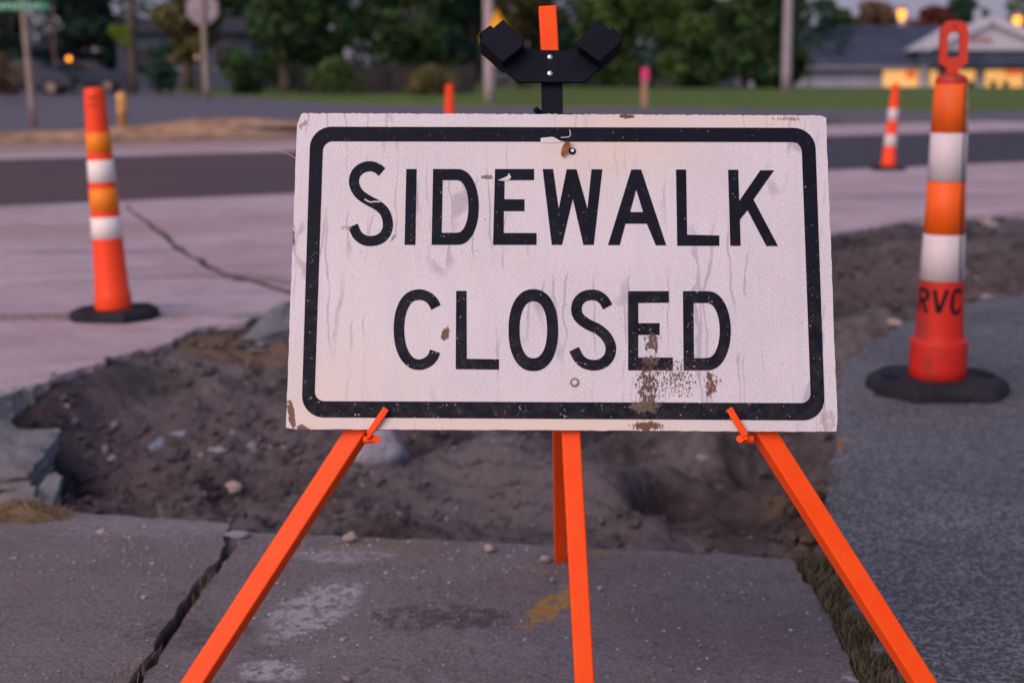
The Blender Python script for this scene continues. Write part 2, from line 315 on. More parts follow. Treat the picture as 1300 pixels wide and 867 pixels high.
# sign sheeting: the same dirt runs over panel, border and lettering
def m_sign(name, basec, black):
    s = NT(name, .42 if not black else .55, .4 if not black else .12)
    fine = s.noise(420, 2, .7); vs = s.voro(330)
    if not black:
        c = s.mix(s.rr(s.noise(5, 4), .35, .65), basec, tuple(x * .90 for x in basec))
        c = s.mix(s.rr(fine, .42, .68, 0, .65), c, tuple(min(.95, x * 1.30) for x in basec))
        c = s.mix(s.rr(fine, .42, .28, 0, .4), c, tuple(x * .70 for x in basec))
        # run marks, long in v
        w1 = s.noise(9, 2, .5, s.mapping((1, .35, 1), (3.1, 0, 0)), 0)
        wob = s.N('ShaderNodeVectorMath'); wob.operation = 'ADD'; s.L(s.co, wob.inputs[0])
        ns = s.N('ShaderNodeTexNoise'); ns.inputs['Scale'].default_value = 14; s.L(s.co, ns.inputs['Vector'])
        sc = s.N('ShaderNodeVectorMath'); sc.operation = 'SCALE'; s.L(ns.outputs[1], sc.inputs[0]); sc.inputs['Scale'].default_value = .022
        s.L(sc.outputs[0], wob.inputs[1])
        mp = s.N('ShaderNodeMapping'); s.L(wob.outputs[0], mp.inputs[0]); mp.inputs['Scale'].default_value = (1, .07, 1)
        v = s.voro(30, mp.outputs[0], 'DISTANCE_TO_EDGE')
        ln = s.ma('MULTIPLY', s.rr(v, .012, .05, 1, 0), s.rr(s.noise(7, 3), .47, .60))
        c = s.mix(s.ma('MULTIPLY', ln, .62), c, (.34, .30, .36))
        c = s.mix(s.rr(s.noise(22, 3, .6, s.mapping((1, .05, 1), (1, 2, 0))), .5, .68, 0, .28), c, (.52, .50, .66))
        # thin scratches
        v2 = s.voro(7, s.mapping((3, .5, 1), (0, 0, 0), (0, 0, R(68))), 'DISTANCE_TO_EDGE')
        c = s.mix(s.ma('MULTIPLY', s.rr(v2, .001, .006, 1, 0), s.rr(s.noise(11, 3), .52, .62, 0, .4)), c, (.85, .82, .84))
        # warm light along top right and lower edge, painted into the sheeting
        for p, r, st in [(S(800, 165), (.18, .06), .7), (S(960, 155), (.12, .04), .6), (S(620, 540), (.34, .05), .75), (S(400, 530), (.06, .10), .6), (S(760, 200), (.2, .08), .5), (S(450, 480), (.2, .12), .35), (S(780, 540), (.3, .04), .6)]:
            c = s.mix(s.ma('MULTIPLY', s.spot(p, r), st), c, (.76, .62, .50))
        dk = s.ma('MULTIPLY', s.rr(s.voro(60), .05, .09, 1, 0), s.rr(s.noise(8, 3), .50, .62))
        c = s.mix(s.ma('MULTIPLY', dk, .7), c, (.12, .09, .10))
    else:
        c = s.mix(s.rr(s.noise(12, 4), .4, .62), basec, tuple(x * .75 for x in basec))
        sp = s.N('ShaderNodeSeparateXYZ'); s.L(s.co, sp.inputs[0])
        low = s.rr(sp.outputs[1], .16, -.20)
        v = s.voro(210, s.mapping((1, 1, 1)), dist if False else 'F1'); vn = s.noise(95, 4, .8)
        sh = s.ma('MULTIPLY', s.rr(vn, .56, .64), s.rr(v, .40, .22))
        sh = s.ma('MULTIPLY', sh, s.ma('ADD', .16, s.ma('MULTIPLY', low, 1.1)))
        c = s.mix(sh, c, (.36, .34, .37))
        v5 = s.voro(70); c = s.mix(s.ma('MULTIPLY', s.rr(v5, .10, .05), s.rr(s.noise(17, 3), .44, .6)), c, (.40, .37, .40))
        c = s.mix(s.ma('MULTIPLY', low, s.rr(s.noise(60, 5, .7), .40, .65, 0, .5)), c, (.045, .036, .038))
    # dirt splashes
    def splat(c, p, r, rot, nsc, thr, col, k=1.0, stretch=.5):
        m = s.spot(p, r, rot); n = s.noise(nsc * 1.15, 6, .72, s.mapping((1, stretch, 1), (p[0] * 7, p[1] * 3, 0)), .15)
        v = s.noise(nsc * 4, 3, .7); n = s.ma('ADD', n, s.ma('MULTIPLY', v, .22))
        f = s.rr(s.ma('ADD', s.ma('MULTIPLY', m, .55), n), thr, thr + .03, 0, k)
        dk = tuple(x * .55 for x in col); return s.mix(f, c, s.mix(s.rr(v, .35, .7), dk, col))
    mud = (.140, .085, .065); mud2 = (.190, .145, .120); rust = (.20, .085, .045)
    c = splat(c, S(826, 458), (.050, .030), 0, 260, 1.10, mud2)
    c = splat(c, S(820, 515), (.052, .030), .1, 210, 1.00, mud2)
    c = splat(c, S(824, 488), (.056, .10), 0, 260, 1.07, mud)
    c = splat(c, S(822, 541), (.055, .018), 0, 200, .98, rust)
    c = splat(c, S(828, 435), (.030, .040), 0, 190, 1.03, mud)
    c = splat(c, S(903, 488), (.030, .050), 0, 190, 1.03, rust)
    c = splat(c, S(860, 480), (.110, .110), 0, 300, 1.14, mud, .95, .6)
    c = splat(c, S(565, 425), (.013, .022), -.4, 190, .92, rust)
    c = splat(c, S(370, 525), (.012, .055), .25, 150, .94, rust)
    c = splat(c, S(386, 543), (.022, .012), 0, 160, .98, rust)
    c = splat(c, S(618, 226), (.020, .007), 0, 170, .92, mud2, .9, 1)
    c = splat(c, S(440, 290), (.018, .010), 0, 120, .98, (.50, .36, .22), .6)
    c = splat(c, S(500, 302), (.006, .018), -.5, 200, 1.0, (.22, .2, .16), .8)
    c = splat(c, S(795, 149), (.030, .007), 0, 160, .95, mud)
    c = splat(c, S(373, 300), (.007, .040), 0, 190, 1.03, rust)
    c = splat(c, S(700, 548), (.40, .006), 0, 150, 1.03, rust, .8, 1.5)
    c = splat(c, S(1000, 152), (.090, .010), 0, 190, 1.08, (.25, .18, .14), .7)
    c = splat(c, S(384, 160), (.012, .026), -.6, 160, 1.03, rust, .6)
    c = splat(c, S(1050, 535), (.030, .045), 0, 110, 1.0, (.48, .40, .33), .55)
    c = splat(c, S(720, 350), (.70, .42), 0, 300, 1.30, (.13, .10, .10), .9, .9)
    s.bump(fine, .10, .0006); s.bump(s.noise(9, 3), .25, .004)
    return s.base(c)
M['sheet'] = m_sign('weathered_white_sheeting', WHITE, False)
M['legend'] = m_sign('scuffed_black_legend', (.0045, .0065, .017), True)
M['rust'] = simple('rusty_screw', (.30, .19, .13), .6, .4, 300)

# ------------------------------------------------------------ polygons of the place, surveyed on the ground plane
def jitter(poly, step, amp, edges=None, seed=0):
    r = random.Random(seed); out = []; n = len(poly)
    for i in range(n):
        a = Vector(poly[i]); b = Vector(poly[(i + 1) % n]); d = b - a; L = d.length
        if edges is not None and i not in edges: out.append(tuple(a)); continue
        k = max(1, int(L / step)); nrm = Vector((-d.y, d.x)).normalized(); ph = r.random() * 9; ph2 = r.random() * 9
        for j in range(k):
            t = j / k; e = min(1, 3 * min(t, 1 - t)) if j else 0
            q_ = t * L; off = amp * e * (math.sin(q_ * 7.3 + ph + 2 * math.sin(q_ * 2.9 + ph2)) * .45 + math.sin(q_ * 23 + ph2 + 3 * math.sin(q_ * 5.1 + ph)) * .28 + r.gauss(0, .38))
            q = a + d * t + nrm * off; out.append((q.x, q.y))
    return out
def gp(*pts): return [G(*p) for p in pts]
# slab left of the joint, slab right of it
slabL = gp((-260, 660), (0, 640)) + gp((75, 650), (190, 658), (292, 664), (286, 690), (262, 722), (240, 752), (214, 790), (196, 815), (168, 858), (150, 890), (60, 1090)) + [(-1.7, 1.2)]
slabR = gp((310, 672), (420, 676), (560, 682), (690, 688), (840, 696), (1006, 706), (1038, 755), (1066, 810), (1090, 860), (1135, 960), (1180, 1090), (90, 1090), (162, 893), (182, 860), (210, 818), (228, 792), (254, 754), (276, 724), (300, 692))
path = gp((1060, 548), (1068, 600), (1060, 640), (1066, 680), (1052, 702), (1074, 740), (1104, 790), (1146, 860), (1215, 960), (1320, 1120), (2300, 1120), (2100, 372), (1300, 374), (1250, 381), (1190, 396), (1140, 415), (1095, 440), (1066, 480))
RD = Vector((.875, .484)); RN = Vector((-.484, .875))
a0 = Vector(G(0, 262))
def rp(t, n): q = a0 + RD * t + RN * n; return (q.x, q.y)
apron = [rp(-14, 0), rp(0, 0), rp(40, 0)] + gp((1900, 262), (1300, 268), (1230, 274), (1150, 280), (1060, 296)) + \
        gp((900, 312), (700, 332), (500, 355), (368, 382), (345, 396), (311, 409), (250, 416), (200, 440), (154, 450), (125, 461), (100, 468), (71, 479), (21, 497), (-40, 520), (-300, 640))
def mk_slab(name, poly, z1, z0, mat, seed, step=.05, amp=.012, edges=None):
    p = jitter(poly, step, amp, edges, seed)
    o = MB().prism(p, z0, z1).build(name, mat); tag(o, kind='structure'); return p
PL_L = mk_slab('pavement', slabL, 0.0, -.12, M['slab'], 1, .03, .010)
PL_R = mk_slab('pavement', slabR, -.006, -.12, M['slab'], 2, .03, .010)
PP = mk_slab('asphalt_path', path, .0, -.10, M['path'], 3, .022, .034)
nA = len(apron)
PA = mk_slab('driveway', apron, .0, -.09, M['drive'], 4, .03, .022, set(range(3, nA - 1)))
# expansion crack in the driveway: a thin dark gouge of soil lying in a groove
# roads beyond
def sheet(name, pts, z, mat, kind='structure'):
    o = MB().prism([tuple(p) for p in pts], z - .08, z).build(name, mat); tag(o, kind=kind); return o
sheet('road', [rp(-60, -1.0), rp(160, -1.0), rp(160, 6.2), rp(-60, 6.2)], -.012, M['road'])
far_strip = sheet('road_shoulder', [rp(-60, 6.15), rp(160, 6.15), rp(160, 9.6), rp(-60, 9.6)], -.004, M['drive'])
sheet('side_street', gp((-900, 176), (20, 172), (330, 163), (520, 148), (1060, 150), (1320, 155), (1320, 141), (640, 136), (420, 131), (300, 122), (180, 114), (-60, 116), (-900, 122)), .0, M['street'])
lawn_pts = [G(1700, 138), G(1060, 139), G(640, 136), G(420, 132), G(300, 122), G(180, 113)]
lawn = [tuple(p) for p in lawn_pts] + [(-24, 86), (95, 86)]
# lawn crest falls away behind to the store's lower lot
mb = MB(); mb.prism(lawn, -.05, .035)
mb.add([(-24, 86, .035), (95, 86, .035), (110, 101, -1.55), (-26, 101, -1.55)], [(0, 1, 2, 3)])
tag(mb.build('lawn', M['lawn']), kind='structure')

# ------------------------------------------------------------ the ground: one sheet, dug out near the paving
ctrl = [(200, 470, -.07), (60, 520, -.10), (300, 450, -.04), (240, 445, -.05), (200, 505, -.12), (300, 480, -.09), (60, 560, -.24), (15, 600, -.34), (150, 580, -.22), (300, 590, -.20), (100, 625, -.30),
        (300, 640, -.28), (200, 640, -.30), (400, 650, -.25), (420, 620, -.20), (520, 585, -.15), (560, 640, -.27), (640, 560, -.13), (740, 580, -.15), (620, 660, -.30), (750, 660, -.30), (850, 590, -.26),
        (930, 600, -.52), (900, 585, -.36), (985, 600, -.5), (960, 680, -.66), (880, 670, -.60), (1010, 670, -.55), (1030, 590, -.12), (790, 610, -.24), (1035, 560, -.07), (1100, 400, -.06), (1070, 470, -.08), (1200, 340, -.03), (1290, 300, -.02), (1290, 350, -.02), (1080, 320, -.05), (1400, 330, -.02),
        (700, 450, -.12), (500, 420, -.09), (900, 400, -.10), (600, 500, -.14), (900, 500, -.16), (420, 470, -.10), (420, 540, -.17), (-80, 620, -.3), (-80, 560, -.18), (380, 410, -.04), (330, 425, -.01), (280, 430, -.005), (120, 468, -.03), (150, 458, -.03), (200, 446, -.025), (250, 424, -.02), (110, 480, -.05), (170, 470, -.05), (45, 510, -.10), (600, 350, -.04), (800, 335, -.04), (1000, 312, -.03)]
CP = np.array([G(a, b, c) + (c,) for a, b, c in ctrl])
def vnoise(x, y, seed):
    r = np.random.default_rng(seed); T = r.random((256, 256))
    xi = np.floor(x).astype(int); yi = np.floor(y).astype(int); fx = x - xi; fy = y - yi
    fx = fx * fx * (3 - 2 * fx); fy = fy * fy * (3 - 2 * fy)
    g = lambda a, b: T[a % 256, b % 256]
    return (g(xi, yi) * (1 - fx) + g(xi + 1, yi) * fx) * (1 - fy) + (g(xi, yi + 1) * (1 - fx) + g(xi + 1, yi + 1) * fx) * fy - .5
def inside(poly, x, y):
    c = np.zeros(x.shape, bool); n = len(poly)
    for i in range(n):
        x1, y1 = poly[i]; x2, y2 = poly[(i + 1) % n]
        if y1 == y2: continue
        k = ((y1 > y) != (y2 > y)) & (x < (x2 - x1) * (y - y1) / (y2 - y1) + x1); c ^= k
    return c
def edist(poly, x, y):
    d = np.full(x.shape, 1e9); n = len(poly)
    for i in range(n):
        ax, ay = poly[i]; bx, by = poly[(i + 1) % n]; ex, ey = bx - ax, by - ay; L = ex * ex + ey * ey + 1e-12
        t = np.clip(((x - ax) * ex + (y - ay) * ey) / L, 0, 1); d = np.minimum(d, np.hypot(x - ax - t * ex, y - ay - t * ey))
    return d
def ground_z(x, y):
    x = np.asarray(x, float); y = np.asarray(y, float)
    num = np.zeros(x.shape); den = np.zeros(x.shape)
    for cx, cy, cz in CP:
        wgt = 1 / (((x - cx) ** 2 + (y - cy) ** 2) + .012) ** 1.6; num += wgt * cz; den += wgt
    z = num / den; z0_ = z.copy(); dA = edist(PA, x, y)
    wx = x + .15 * vnoise(x * 4, y * 4, 9); wy = y + .15 * vnoise(x * 4, y * 4, 10)
    z += .075 * vnoise(wx * 3, wy * 3, 1) + .060 * vnoise(wx * 8, wy * 8, 2) + .040 * vnoise(wx * 19, wy * 19, 3) + .024 * vnoise(wx * 43, wy * 43, 4) + .010 * vnoise(x * 90, y * 90, 5)
    z = z0_ + (z - z0_) * (1 - .6 * np.exp(-(((x - .15) / .5) ** 2 + ((y - 4.1) / .5) ** 2))) * (.25 + .75 * np.clip(dA / .35, 0, 1))
    k_ = np.clip(1 - dA / .16, 0, 1) * np.clip((x + 1.75) / .25, 0, 1); z = z * (1 - k_) + k_ * (-.016 + .02 * vnoise(x * 14, y * 14, 8))
    hx, hy = G(945, 628, -.25); z -= .46 / (1 + np.exp(-(1 - np.hypot((x - hx) / .26, (y - hy) / .30) + .5 * vnoise(x * 7, y * 7, 31)) * 9))
    # loose layered ripples in the sand below the sign
    rip = np.exp(-(((x - .15) / .55) ** 2 + ((y - 4.0) / .5) ** 2)); z += rip * .020 * np.sin(y * 44 + 3 * vnoise(x * 2.5, y * 3, 6) * 4 + x * 5)
    z = np.minimum(z, -.004 + .012 * (dA > .12))
    flat = -.085
    for poly, soft in ((PA, .03), (PP, .07), (PL_L, .02), (PL_R, .02)):
        ins = inside(poly, x, y); d = edist(poly, x, y)
        under = np.where(ins, np.minimum(flat, z) * 0 + flat, z)
        t = np.clip(d / soft, 0, 1); z = np.where(ins, flat + (np.minimum(z, flat) - flat) * (1 - t), z)
    return z
def axis(fine0, fine1, step, lo, hi, g=1.22):
    a = list(np.arange(fine0, fine1 + 1e-9, step)); s = step
    while a[-1] < hi: s *= g; a.append(a[-1] + s)
    s = step; b = [a[0]]
    while b[-1] > lo: s *= g; b.append(b[-1] - s)
    return np.array(b[:0:-1] + a)
xs = axis(-2.1, 2.6, .016, -420, 420); ys = axis(2.7, 6.4, .016, -40, 700)
ys = np.unique(np.concatenate([ys[ys < 6.41], np.arange(6.42, 9.0, .04), axis(9.0, 9.4, .06, 8.9, 700)]))
X, Y = np.meshgrid(xs, ys); Zg = np.full(X.shape, -.085)
near = (Y > .5) & (Y < 11) & (np.abs(X) < 9)
Zg[near] = ground_z(X[near], Y[near])
Zg = Zg + np.where(Y > 86, -1.6 * np.clip((Y - 86) / 15, 0, 1), 0)
V = np.column_stack([X.ravel(), Y.ravel(), Zg.ravel()]); nx = len(xs); ny = len(ys)
i = np.arange((ny - 1) * (nx - 1)); r_, c_ = i // (nx - 1), i % (nx - 1); q = r_ * nx + c_
Fq = np.column_stack([q, q + 1, q + nx + 1, q + nx])
me = bpy.data.meshes.new('ground'); me.vertices.add(len(V)); me.vertices.foreach_set('co', V.ravel())
me.loops.add(Fq.size); me.loops.foreach_set('vertex_index', Fq.ravel().astype(np.int32))
me.polygons.add(len(Fq)); me.polygons.foreach_set('loop_start', np.arange(0, Fq.size, 4, dtype=np.int32)); me.polygons.foreach_set('loop_total', np.full(len(Fq), 4, dtype=np.int32))
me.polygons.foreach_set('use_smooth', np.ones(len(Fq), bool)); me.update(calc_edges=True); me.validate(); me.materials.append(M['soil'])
go = bpy.data.objects.new('ground', me); COL.objects.link(go); tag(go, kind='structure')
def gz(x, y): return float(ground_z(np.array([x]), np.array([y]))[0])

# crack running over the driveway, a shallow strip of dirt sitting in the joint
crk = [G(*p) for p in ((160, 262), (190, 285), (215, 305), (235, 322), (262, 338), (290, 350), (330, 360), (372, 374))]
L_, R_ = [], []
for k, p in enumerate(crk):
    wd = [.03, .04, .05, .04, .05, .07, .06, .05][k] * .30; L_.append((p[0] - wd, p[1] - wd * .3)); R_.append((p[0] + wd, p[1] + wd * .3))
o = MB().prism(jitter(L_ + R_[::-1], .08, .02, None, 5), -.02, .004).build('joint_dirt', M['soil']); tag(o, kind='structure')

# sandy mounds along the far kerb
def mound(name, px, py, rx, ry, h, mat, rot, label, cat, group=None, kind=None, grass=False):
    x0, y0 = G(px, py); n, m = 28, 8; V = [(0, 0, h)]; Fc = []
    for j in range(1, m + 1):
        for k in range(n):
            a = k * math.tau / n; r = j / m * (1 + .18 * math.sin(3 * a + px) + .1 * math.sin(7 * a)); z = h * (math.cos(min(1, j / m) * math.pi) * .5 + .5) + random.uniform(-.1, .1) * h * (j < m)
            V.append((r * rx * math.cos(a), r * ry * math.sin(a), z - .01))
    for k in range(n): Fc.append((0, 1 + k, 1 + (k + 1) % n))
    for j in range(m - 1):
        for k in range(n): Fc.append((1 + j * n + k, 1 + (j + 1) * n + k, 1 + (j + 1) * n + (k + 1) % n, 1 + j * n + (k + 1) % n))
    o = mesh(name, V, Fc, mat, None, True); o.location = (x0, y0, 0.0); o.rotation_euler[2] = rot; tag(o, label, cat, group, kind); return o
mound('dirt_mound', 40, 178, 3.6, .75, .13, M['sand'], R(29), 'long low sandy dirt heap behind the leaning post at far left', 'dirt heap', 'sandy heaps along the far kerb')
mound('dirt_mound', 205, 171, 2.8, .7, .16, M['sand'], R(20), 'sandy dirt heap beside the foot of the yellow bollard', 'dirt heap', 'sandy heaps along the far kerb')
mound('dirt_mound', 290, 160, 2.2, .9, .14, M['sand'], R(15), 'sandy dirt heap just left of the closed sign beyond the road', 'dirt heap', 'sandy heaps along the far kerb')

# ------------------------------------------------------------ stones, broken concrete, gravel
def rock_mesh(seed, n=14, rough=.28, flat=.75):
    r = random.Random(seed); bm = __import__('bmesh').new(); bmesh = __import__('bmesh')
    bmesh.ops.create_icosphere(bm, subdivisions=3, radius=1.0)
    planes = [(Vector((r.gauss(0, 1), r.gauss(0, 1), r.gauss(0, 1))).normalized(), r.uniform(.55, .9)) for _ in range(n)]
    for v in bm.verts:
        p = v.co.copy()
        for nn, d in planes:
            e = p.dot(nn) - d
            if e > 0: p -= nn * e
        p *= 1 + rough * .15 * (math.sin(p.x * 7 + seed) + math.sin(p.y * 9 + seed * 2) + math.sin(p.z * 8))
        p.z *= flat; v.co = p
    me = bpy.data.meshes.new('rock'); bm.to_mesh(me); bm.free()
    me.polygons.foreach_set('use_smooth', [True] * len(me.polygons)); return me
RM = [rock_mesh(s_) for s_ in range(7)]
def rock(px, py, z, rpx, mat, label, cat='stone', group=None, sc=(1, 1, 1), rot=None, seat=.35, name='stone'):
    x, y = G(px, py, z)
    zz = gz(x, y) if z < -.001 else z
    if z < -.001: x, y = G(px, py, zz); zz = gz(x, y)
    dist = math.hypot(y, H - zz); r = rpx * dist / F
    me = RM[random.randrange(7)].copy(); me.materials.append(mat)
    o = bpy.data.objects.new(name, me); COL.objects.link(o)
    o.location = (x, y, zz + r * sc[2] * seat); o.scale = (r * sc[0], r * sc[1], r * sc[2]); o.rotation_euler = (0, 0, rot if rot is not None else random.random() * 6)
    return tag(o, label, cat, group)
rock(484, 578, -.16, 44, M['rock'], 'largest pale stone, half buried in dirt behind the left orange leg', sc=(1.05, .9, .85), rot=.4, seat=.2)
rock(205, 600, -.2, 17, M['rockb'], 'bluish rounded stone lying in the dirt pit left of the sign', sc=(1, .8, .8))
rock(228, 558, -.16, 12, M['rock'], 'small flat pale stone uphill of the bluish rounded stone', sc=(1.1, .8, .6))
rock(132, 545, -.18, 9, M['rock'], 'small pale stone beside the broken concrete at the left of the pit', sc=(.6, .7, 1.1))
rock(148, 568, -.2, 9, M['rock'], 'small grey stone below the upright pale stone left in the pit', sc=(1.2, .7, .7))
rock(116, 608, -.25, 8, M['rock'], 'leftmost of the two small pale stones low in the pit above the slab', sc=(1, .8, .8))
rock(144, 602, -.25, 9, M['rock'], 'rightmost of the two small pale stones low in the pit above the slab', sc=(1, .8, .8))
rock(280, 574, -.18, 11, M['rock'], 'small pale stone midway between the bluish stone and the left orange leg', sc=(1.3, .8, .6))
rock(322, 598, -.2, 12, M['rock'], 'pale tilted stone just left of the left orange leg', sc=(.7, .6, 1.1))
rock(296, 630, -.24, 13, M['rockp'], 'pinkish stone in the pit above the end of the joint crack', sc=(1, .8, .8))
rock(300, 680, 0, 13, M['rock'], 'flat pale chip lying at the top end of the joint crack', sc=(1.3, .7, .45))
rock(130, 677, 0, 7, M['rockp'], 'round tan pebble on the left pavement slab near the pit', sc=(1, .9, .9))
rock(183, 759, 0, 5, M['rockp'], 'small brownish pebble on the left slab beside the crack', sc=(1, .9, .8))
rock(445, 684, 0, 12, M['rockp'], 'pinkish stone on the slab edge right of the left orange leg', sc=(1, .8, .7))
rock(622, 697, 0, 11, M['rockp'], 'flat pale stone on the slab edge left of the centre leg', sc=(1.1, .7, .6))
rock(692, 711, 0, 9, M['rockp'], 'pink stone touching the foot of the rear orange leg', sc=(1, .8, .8))
rock(701, 737, 0, 5, M['rock'], 'small white pebble on the slab below the rear leg foot', sc=(1, .8, .8))
rock(762, 747, 0, 5, M['rock'], 'small white pebble on the slab right of the centre leg', sc=(1, .8, .8))
rock(888, 678, -.38, 8, M['rock'], 'pale stone at the bottom of the dark hole right of the centre leg', sc=(1.3, .8, .6))
rock(60, 862, 0, 4, M['rock'], 'small white pebble near the bottom left corner of the left slab', sc=(1, .8, .8))
rock(440, 862, 0, 6, M['rock'], 'pale pebble at the bottom edge between left leg and centre leg', sc=(1.2, .8, .6))
rock(66, 477, 0, 6, M['rock'], 'small white pebble on the driveway edge below the left channelizer', sc=(1, .8, .8))
rock(1258, 286, -.02, 20, M['rockp'], 'tan flat chunk lying in the dirt behind the near channelizer', sc=(1.2, .6, .35))
rock(1255, 378, 0, 11, M['rock'], 'pale flat stone at the asphalt edge right of the near channelizer', sc=(1.2, .7, .4))
rock(1215, 350, -.04, 12, M['rock'], 'grey stone in the dirt right beside the near channelizer', sc=(1.2, .7, .5))
rock(1135, 408, -.05, 15, M['rockp'], 'pink flat broken piece at the asphalt edge left of the near channelizer', sc=(1.4, .7, .35))
for k in range(46):        # ordinary stones nothing tells apart
    px = random.uniform(60, 1000); py = random.uniform(520, 660)
    rock(px, py, -.2, random.uniform(2.0, 6.0), random.choice([M['rock'], M['rockp'], M['chunk']]), 'small stone lying in the loose dirt of the pit', 'stone', 'small stones in the pit', (1, .8, .7))
for k in range(22):
    px = random.uniform(1080, 1300); py = random.uniform(300, 360)
    rock(px, py, -.04, random.uniform(2, 7), random.choice([M['rock'], M['rockp'], M['chunk']]), 'small stone in the flat dirt behind the near channelizer', 'stone', 'small stones on the far dirt', (1, .8, .6))
# broken concrete pieces
def chunk(pts, z0, z1, tilt, label):
    cx = sum(p[0] for p in pts) / len(pts); cy = sum(p[1] for p in pts) / len(pts); seed = int(abs(cx) * 977) + len(label); r = random.Random(seed)
    hx = (max(p[0] for p in pts) - min(p[0] for p in pts)) / 2; hy = (max(p[1] for p in pts) - min(p[1] for p in pts)) / 2; h = (z1 - z0) / 2
    import bmesh
    bm = bmesh.new(); bmesh.ops.create_cube(bm, size=2); bmesh.ops.subdivide_edges(bm, edges=bm.edges[:], cuts=11, use_grid_fill=True)
    cuts = [(Vector((r.gauss(0, 1), r.gauss(0, 1), r.gauss(0, .5))).normalized(), r.uniform(.75, 1.15)) for _ in range(9)]
    V = []
    for v in bm.verts:
        p = v.co.copy()
        for n_, d in cuts:
            e = p.dot(n_) - d
            if e > 0: p -= n_ * e
        a = p * 2.3 + Vector((seed, 0, 0))
        k = .05 * (math.sin(a.x * 3.1 + a.z * 2) + math.sin(a.y * 4.3 + a.x) + math.sin(a.z * 5.7 + a.y * 2)) + r.uniform(-.022, .022); p *= 1 + k * (.4 if p.z > .8 else 1)
        v.co = (p.x * hx * 1.05, p.y * hy * 1.1, p.z * h)
    me = bpy.data.meshes.new('concrete_chunk'); bm.to_mesh(me); bm.free(); me.materials.append(M['chunk'])
    o = bpy.data.objects.new('concrete_chunk', me); COL.objects.link(o); o.location = (cx, cy, (z0 + z1) / 2); o.rotation_euler = tilt
    return tag(o, label, 'concrete chunk', 'broken concrete at the pit edge')
chunk(gp((-60, 520), (40, 508), (52, 520), (30, 540), (-60, 548)), -.24, -.085, (R(12), R(-6), 0), 'largest broken concrete chunk, leaning into the pit at the left picture edge')
chunk(gp((-40, 565), (12, 560), (20, 590), (-40, 600)), -.3, -.16, (R(20), R(12), 0), 'bluish concrete chunk below the largest one at the left picture edge')
chunk(gp((22, 562), (58, 545), (62, 556), (30, 580)), -.22, -.17, (R(25), R(8), .1), 'narrow slanted sliver of concrete beside the largest chunk')
chunk(gp((326, 402), (372, 394), (374, 418), (350, 422), (330, 414)), -.08, .015, (R(5), R(-3), 0), 'greenish concrete chunk standing at the pit edge left of the sign')

def scatter(name, mat, count, fpos, smin, smax, seed, label, cat='gravel', group=None, flat=.6):
    r = np.random.default_rng(seed); base = np.array([(1, 0, 0), (-1, 0, 0), (0, 1, 0), (0, -1, 0), (0, 0, 1), (0, 0, -1), (.6, .6, .5), (-.6, .6, .5), (.6, -.6, .5), (-.6, -.6, .5)], float)
    tri = [(4, 6, 7), (4, 7, 9), (4, 9, 8), (4, 8, 6), (6, 2, 7), (7, 1, 9), (9, 3, 8), (8, 0, 6), (0, 2, 6), (2, 1, 7), (1, 3, 9), (3, 0, 8), (5, 2, 0), (5, 1, 2), (5, 3, 1), (5, 0, 3)]
    P = fpos(r, count); V = []; Fc = []
    for (x, y, z) in P:
        s_ = smin + (smax - smin) * r.random() ** 3.2; a = r.random() * 6.3; ca, sa = math.cos(a), math.sin(a)
        b = base * (1 + r.uniform(-.3, .3, base.shape)) * np.array([1, r.uniform(.6, 1), flat]) * s_
        o = len(V); V += [(x + ca * p[0] - sa * p[1], y + sa * p[0] + ca * p[1], z + p[2] + s_ * flat * .4) for p in b]; Fc += [(t[0] + o, t[1] + o, t[2] + o) for t in tri]
    return tag(mesh(name, V, Fc, mat), label, cat, None, 'stuff')
def on_slab(r, n):
    out = []
    while len(out) < n:
        px, py = r.uniform(-20, 1120), 655 + 235 * r.random() ** 1.6; x, y = G(px, py)
        a = np.array([x]); b = np.array([y])
        if inside(PL_L, a, b)[0]: out.append((x, y, 0))
        elif inside(PL_R, a, b)[0]: out.append((x, y, -.006))
    return out
def near_spots(spots):
    def f(r, n):
        out = []
        while len(out) < n:
            sx_, sy_, rx, ry = spots[r.integers(len(spots))]; x, y = G(sx_ + r.normal() * rx, sy_ + r.normal() * ry); a = np.array([x]); b = np.array([y])
            if inside(PL_L, a, b)[0]: out.append((x, y, 0))
            elif inside(PL_R, a, b)[0]: out.append((x, y, -.006))
        return out
    return f
def on_dirt(r, n):
    n3 = n; n = n * 3; px = r.uniform(-40, 1060, n * 3); py = r.uniform(440, 700, n * 3); P = np.array([G(a, b, -.2) for a, b in zip(px, py)])
    z = ground_z(P[:, 0], P[:, 1]); dn = vnoise(P[:, 0] * 3.5, P[:, 1] * 3.5, 77) + .35 * (P[:, 0] < -.2) + .2 * (P[:, 0] > .45) > r.uniform(-.1, .45, n * 3)
    ok = dn & ~(inside(PA, P[:, 0], P[:, 1]) | inside(PP, P[:, 0], P[:, 1]) | inside(PL_L, P[:, 0], P[:, 1]) | inside(PL_R, P[:, 0], P[:, 1]))
    return [(P[i, 0], P[i, 1], z[i] - .002) for i in np.nonzero(ok)[0][:n3]]
def on_wall(r, n):
    px = r.normal(1030, 22, n * 4); py = r.uniform(552, 704, n * 4); P = np.array([G(a, b, -.06) for a, b in zip(px, py)]); z = ground_z(P[:, 0], P[:, 1])
    ok = ~(inside(PP, P[:, 0], P[:, 1]) | inside(PL_R, P[:, 0], P[:, 1])); return [(P[i, 0], P[i, 1], z[i]) for i in np.nonzero(ok)[0][:n]]
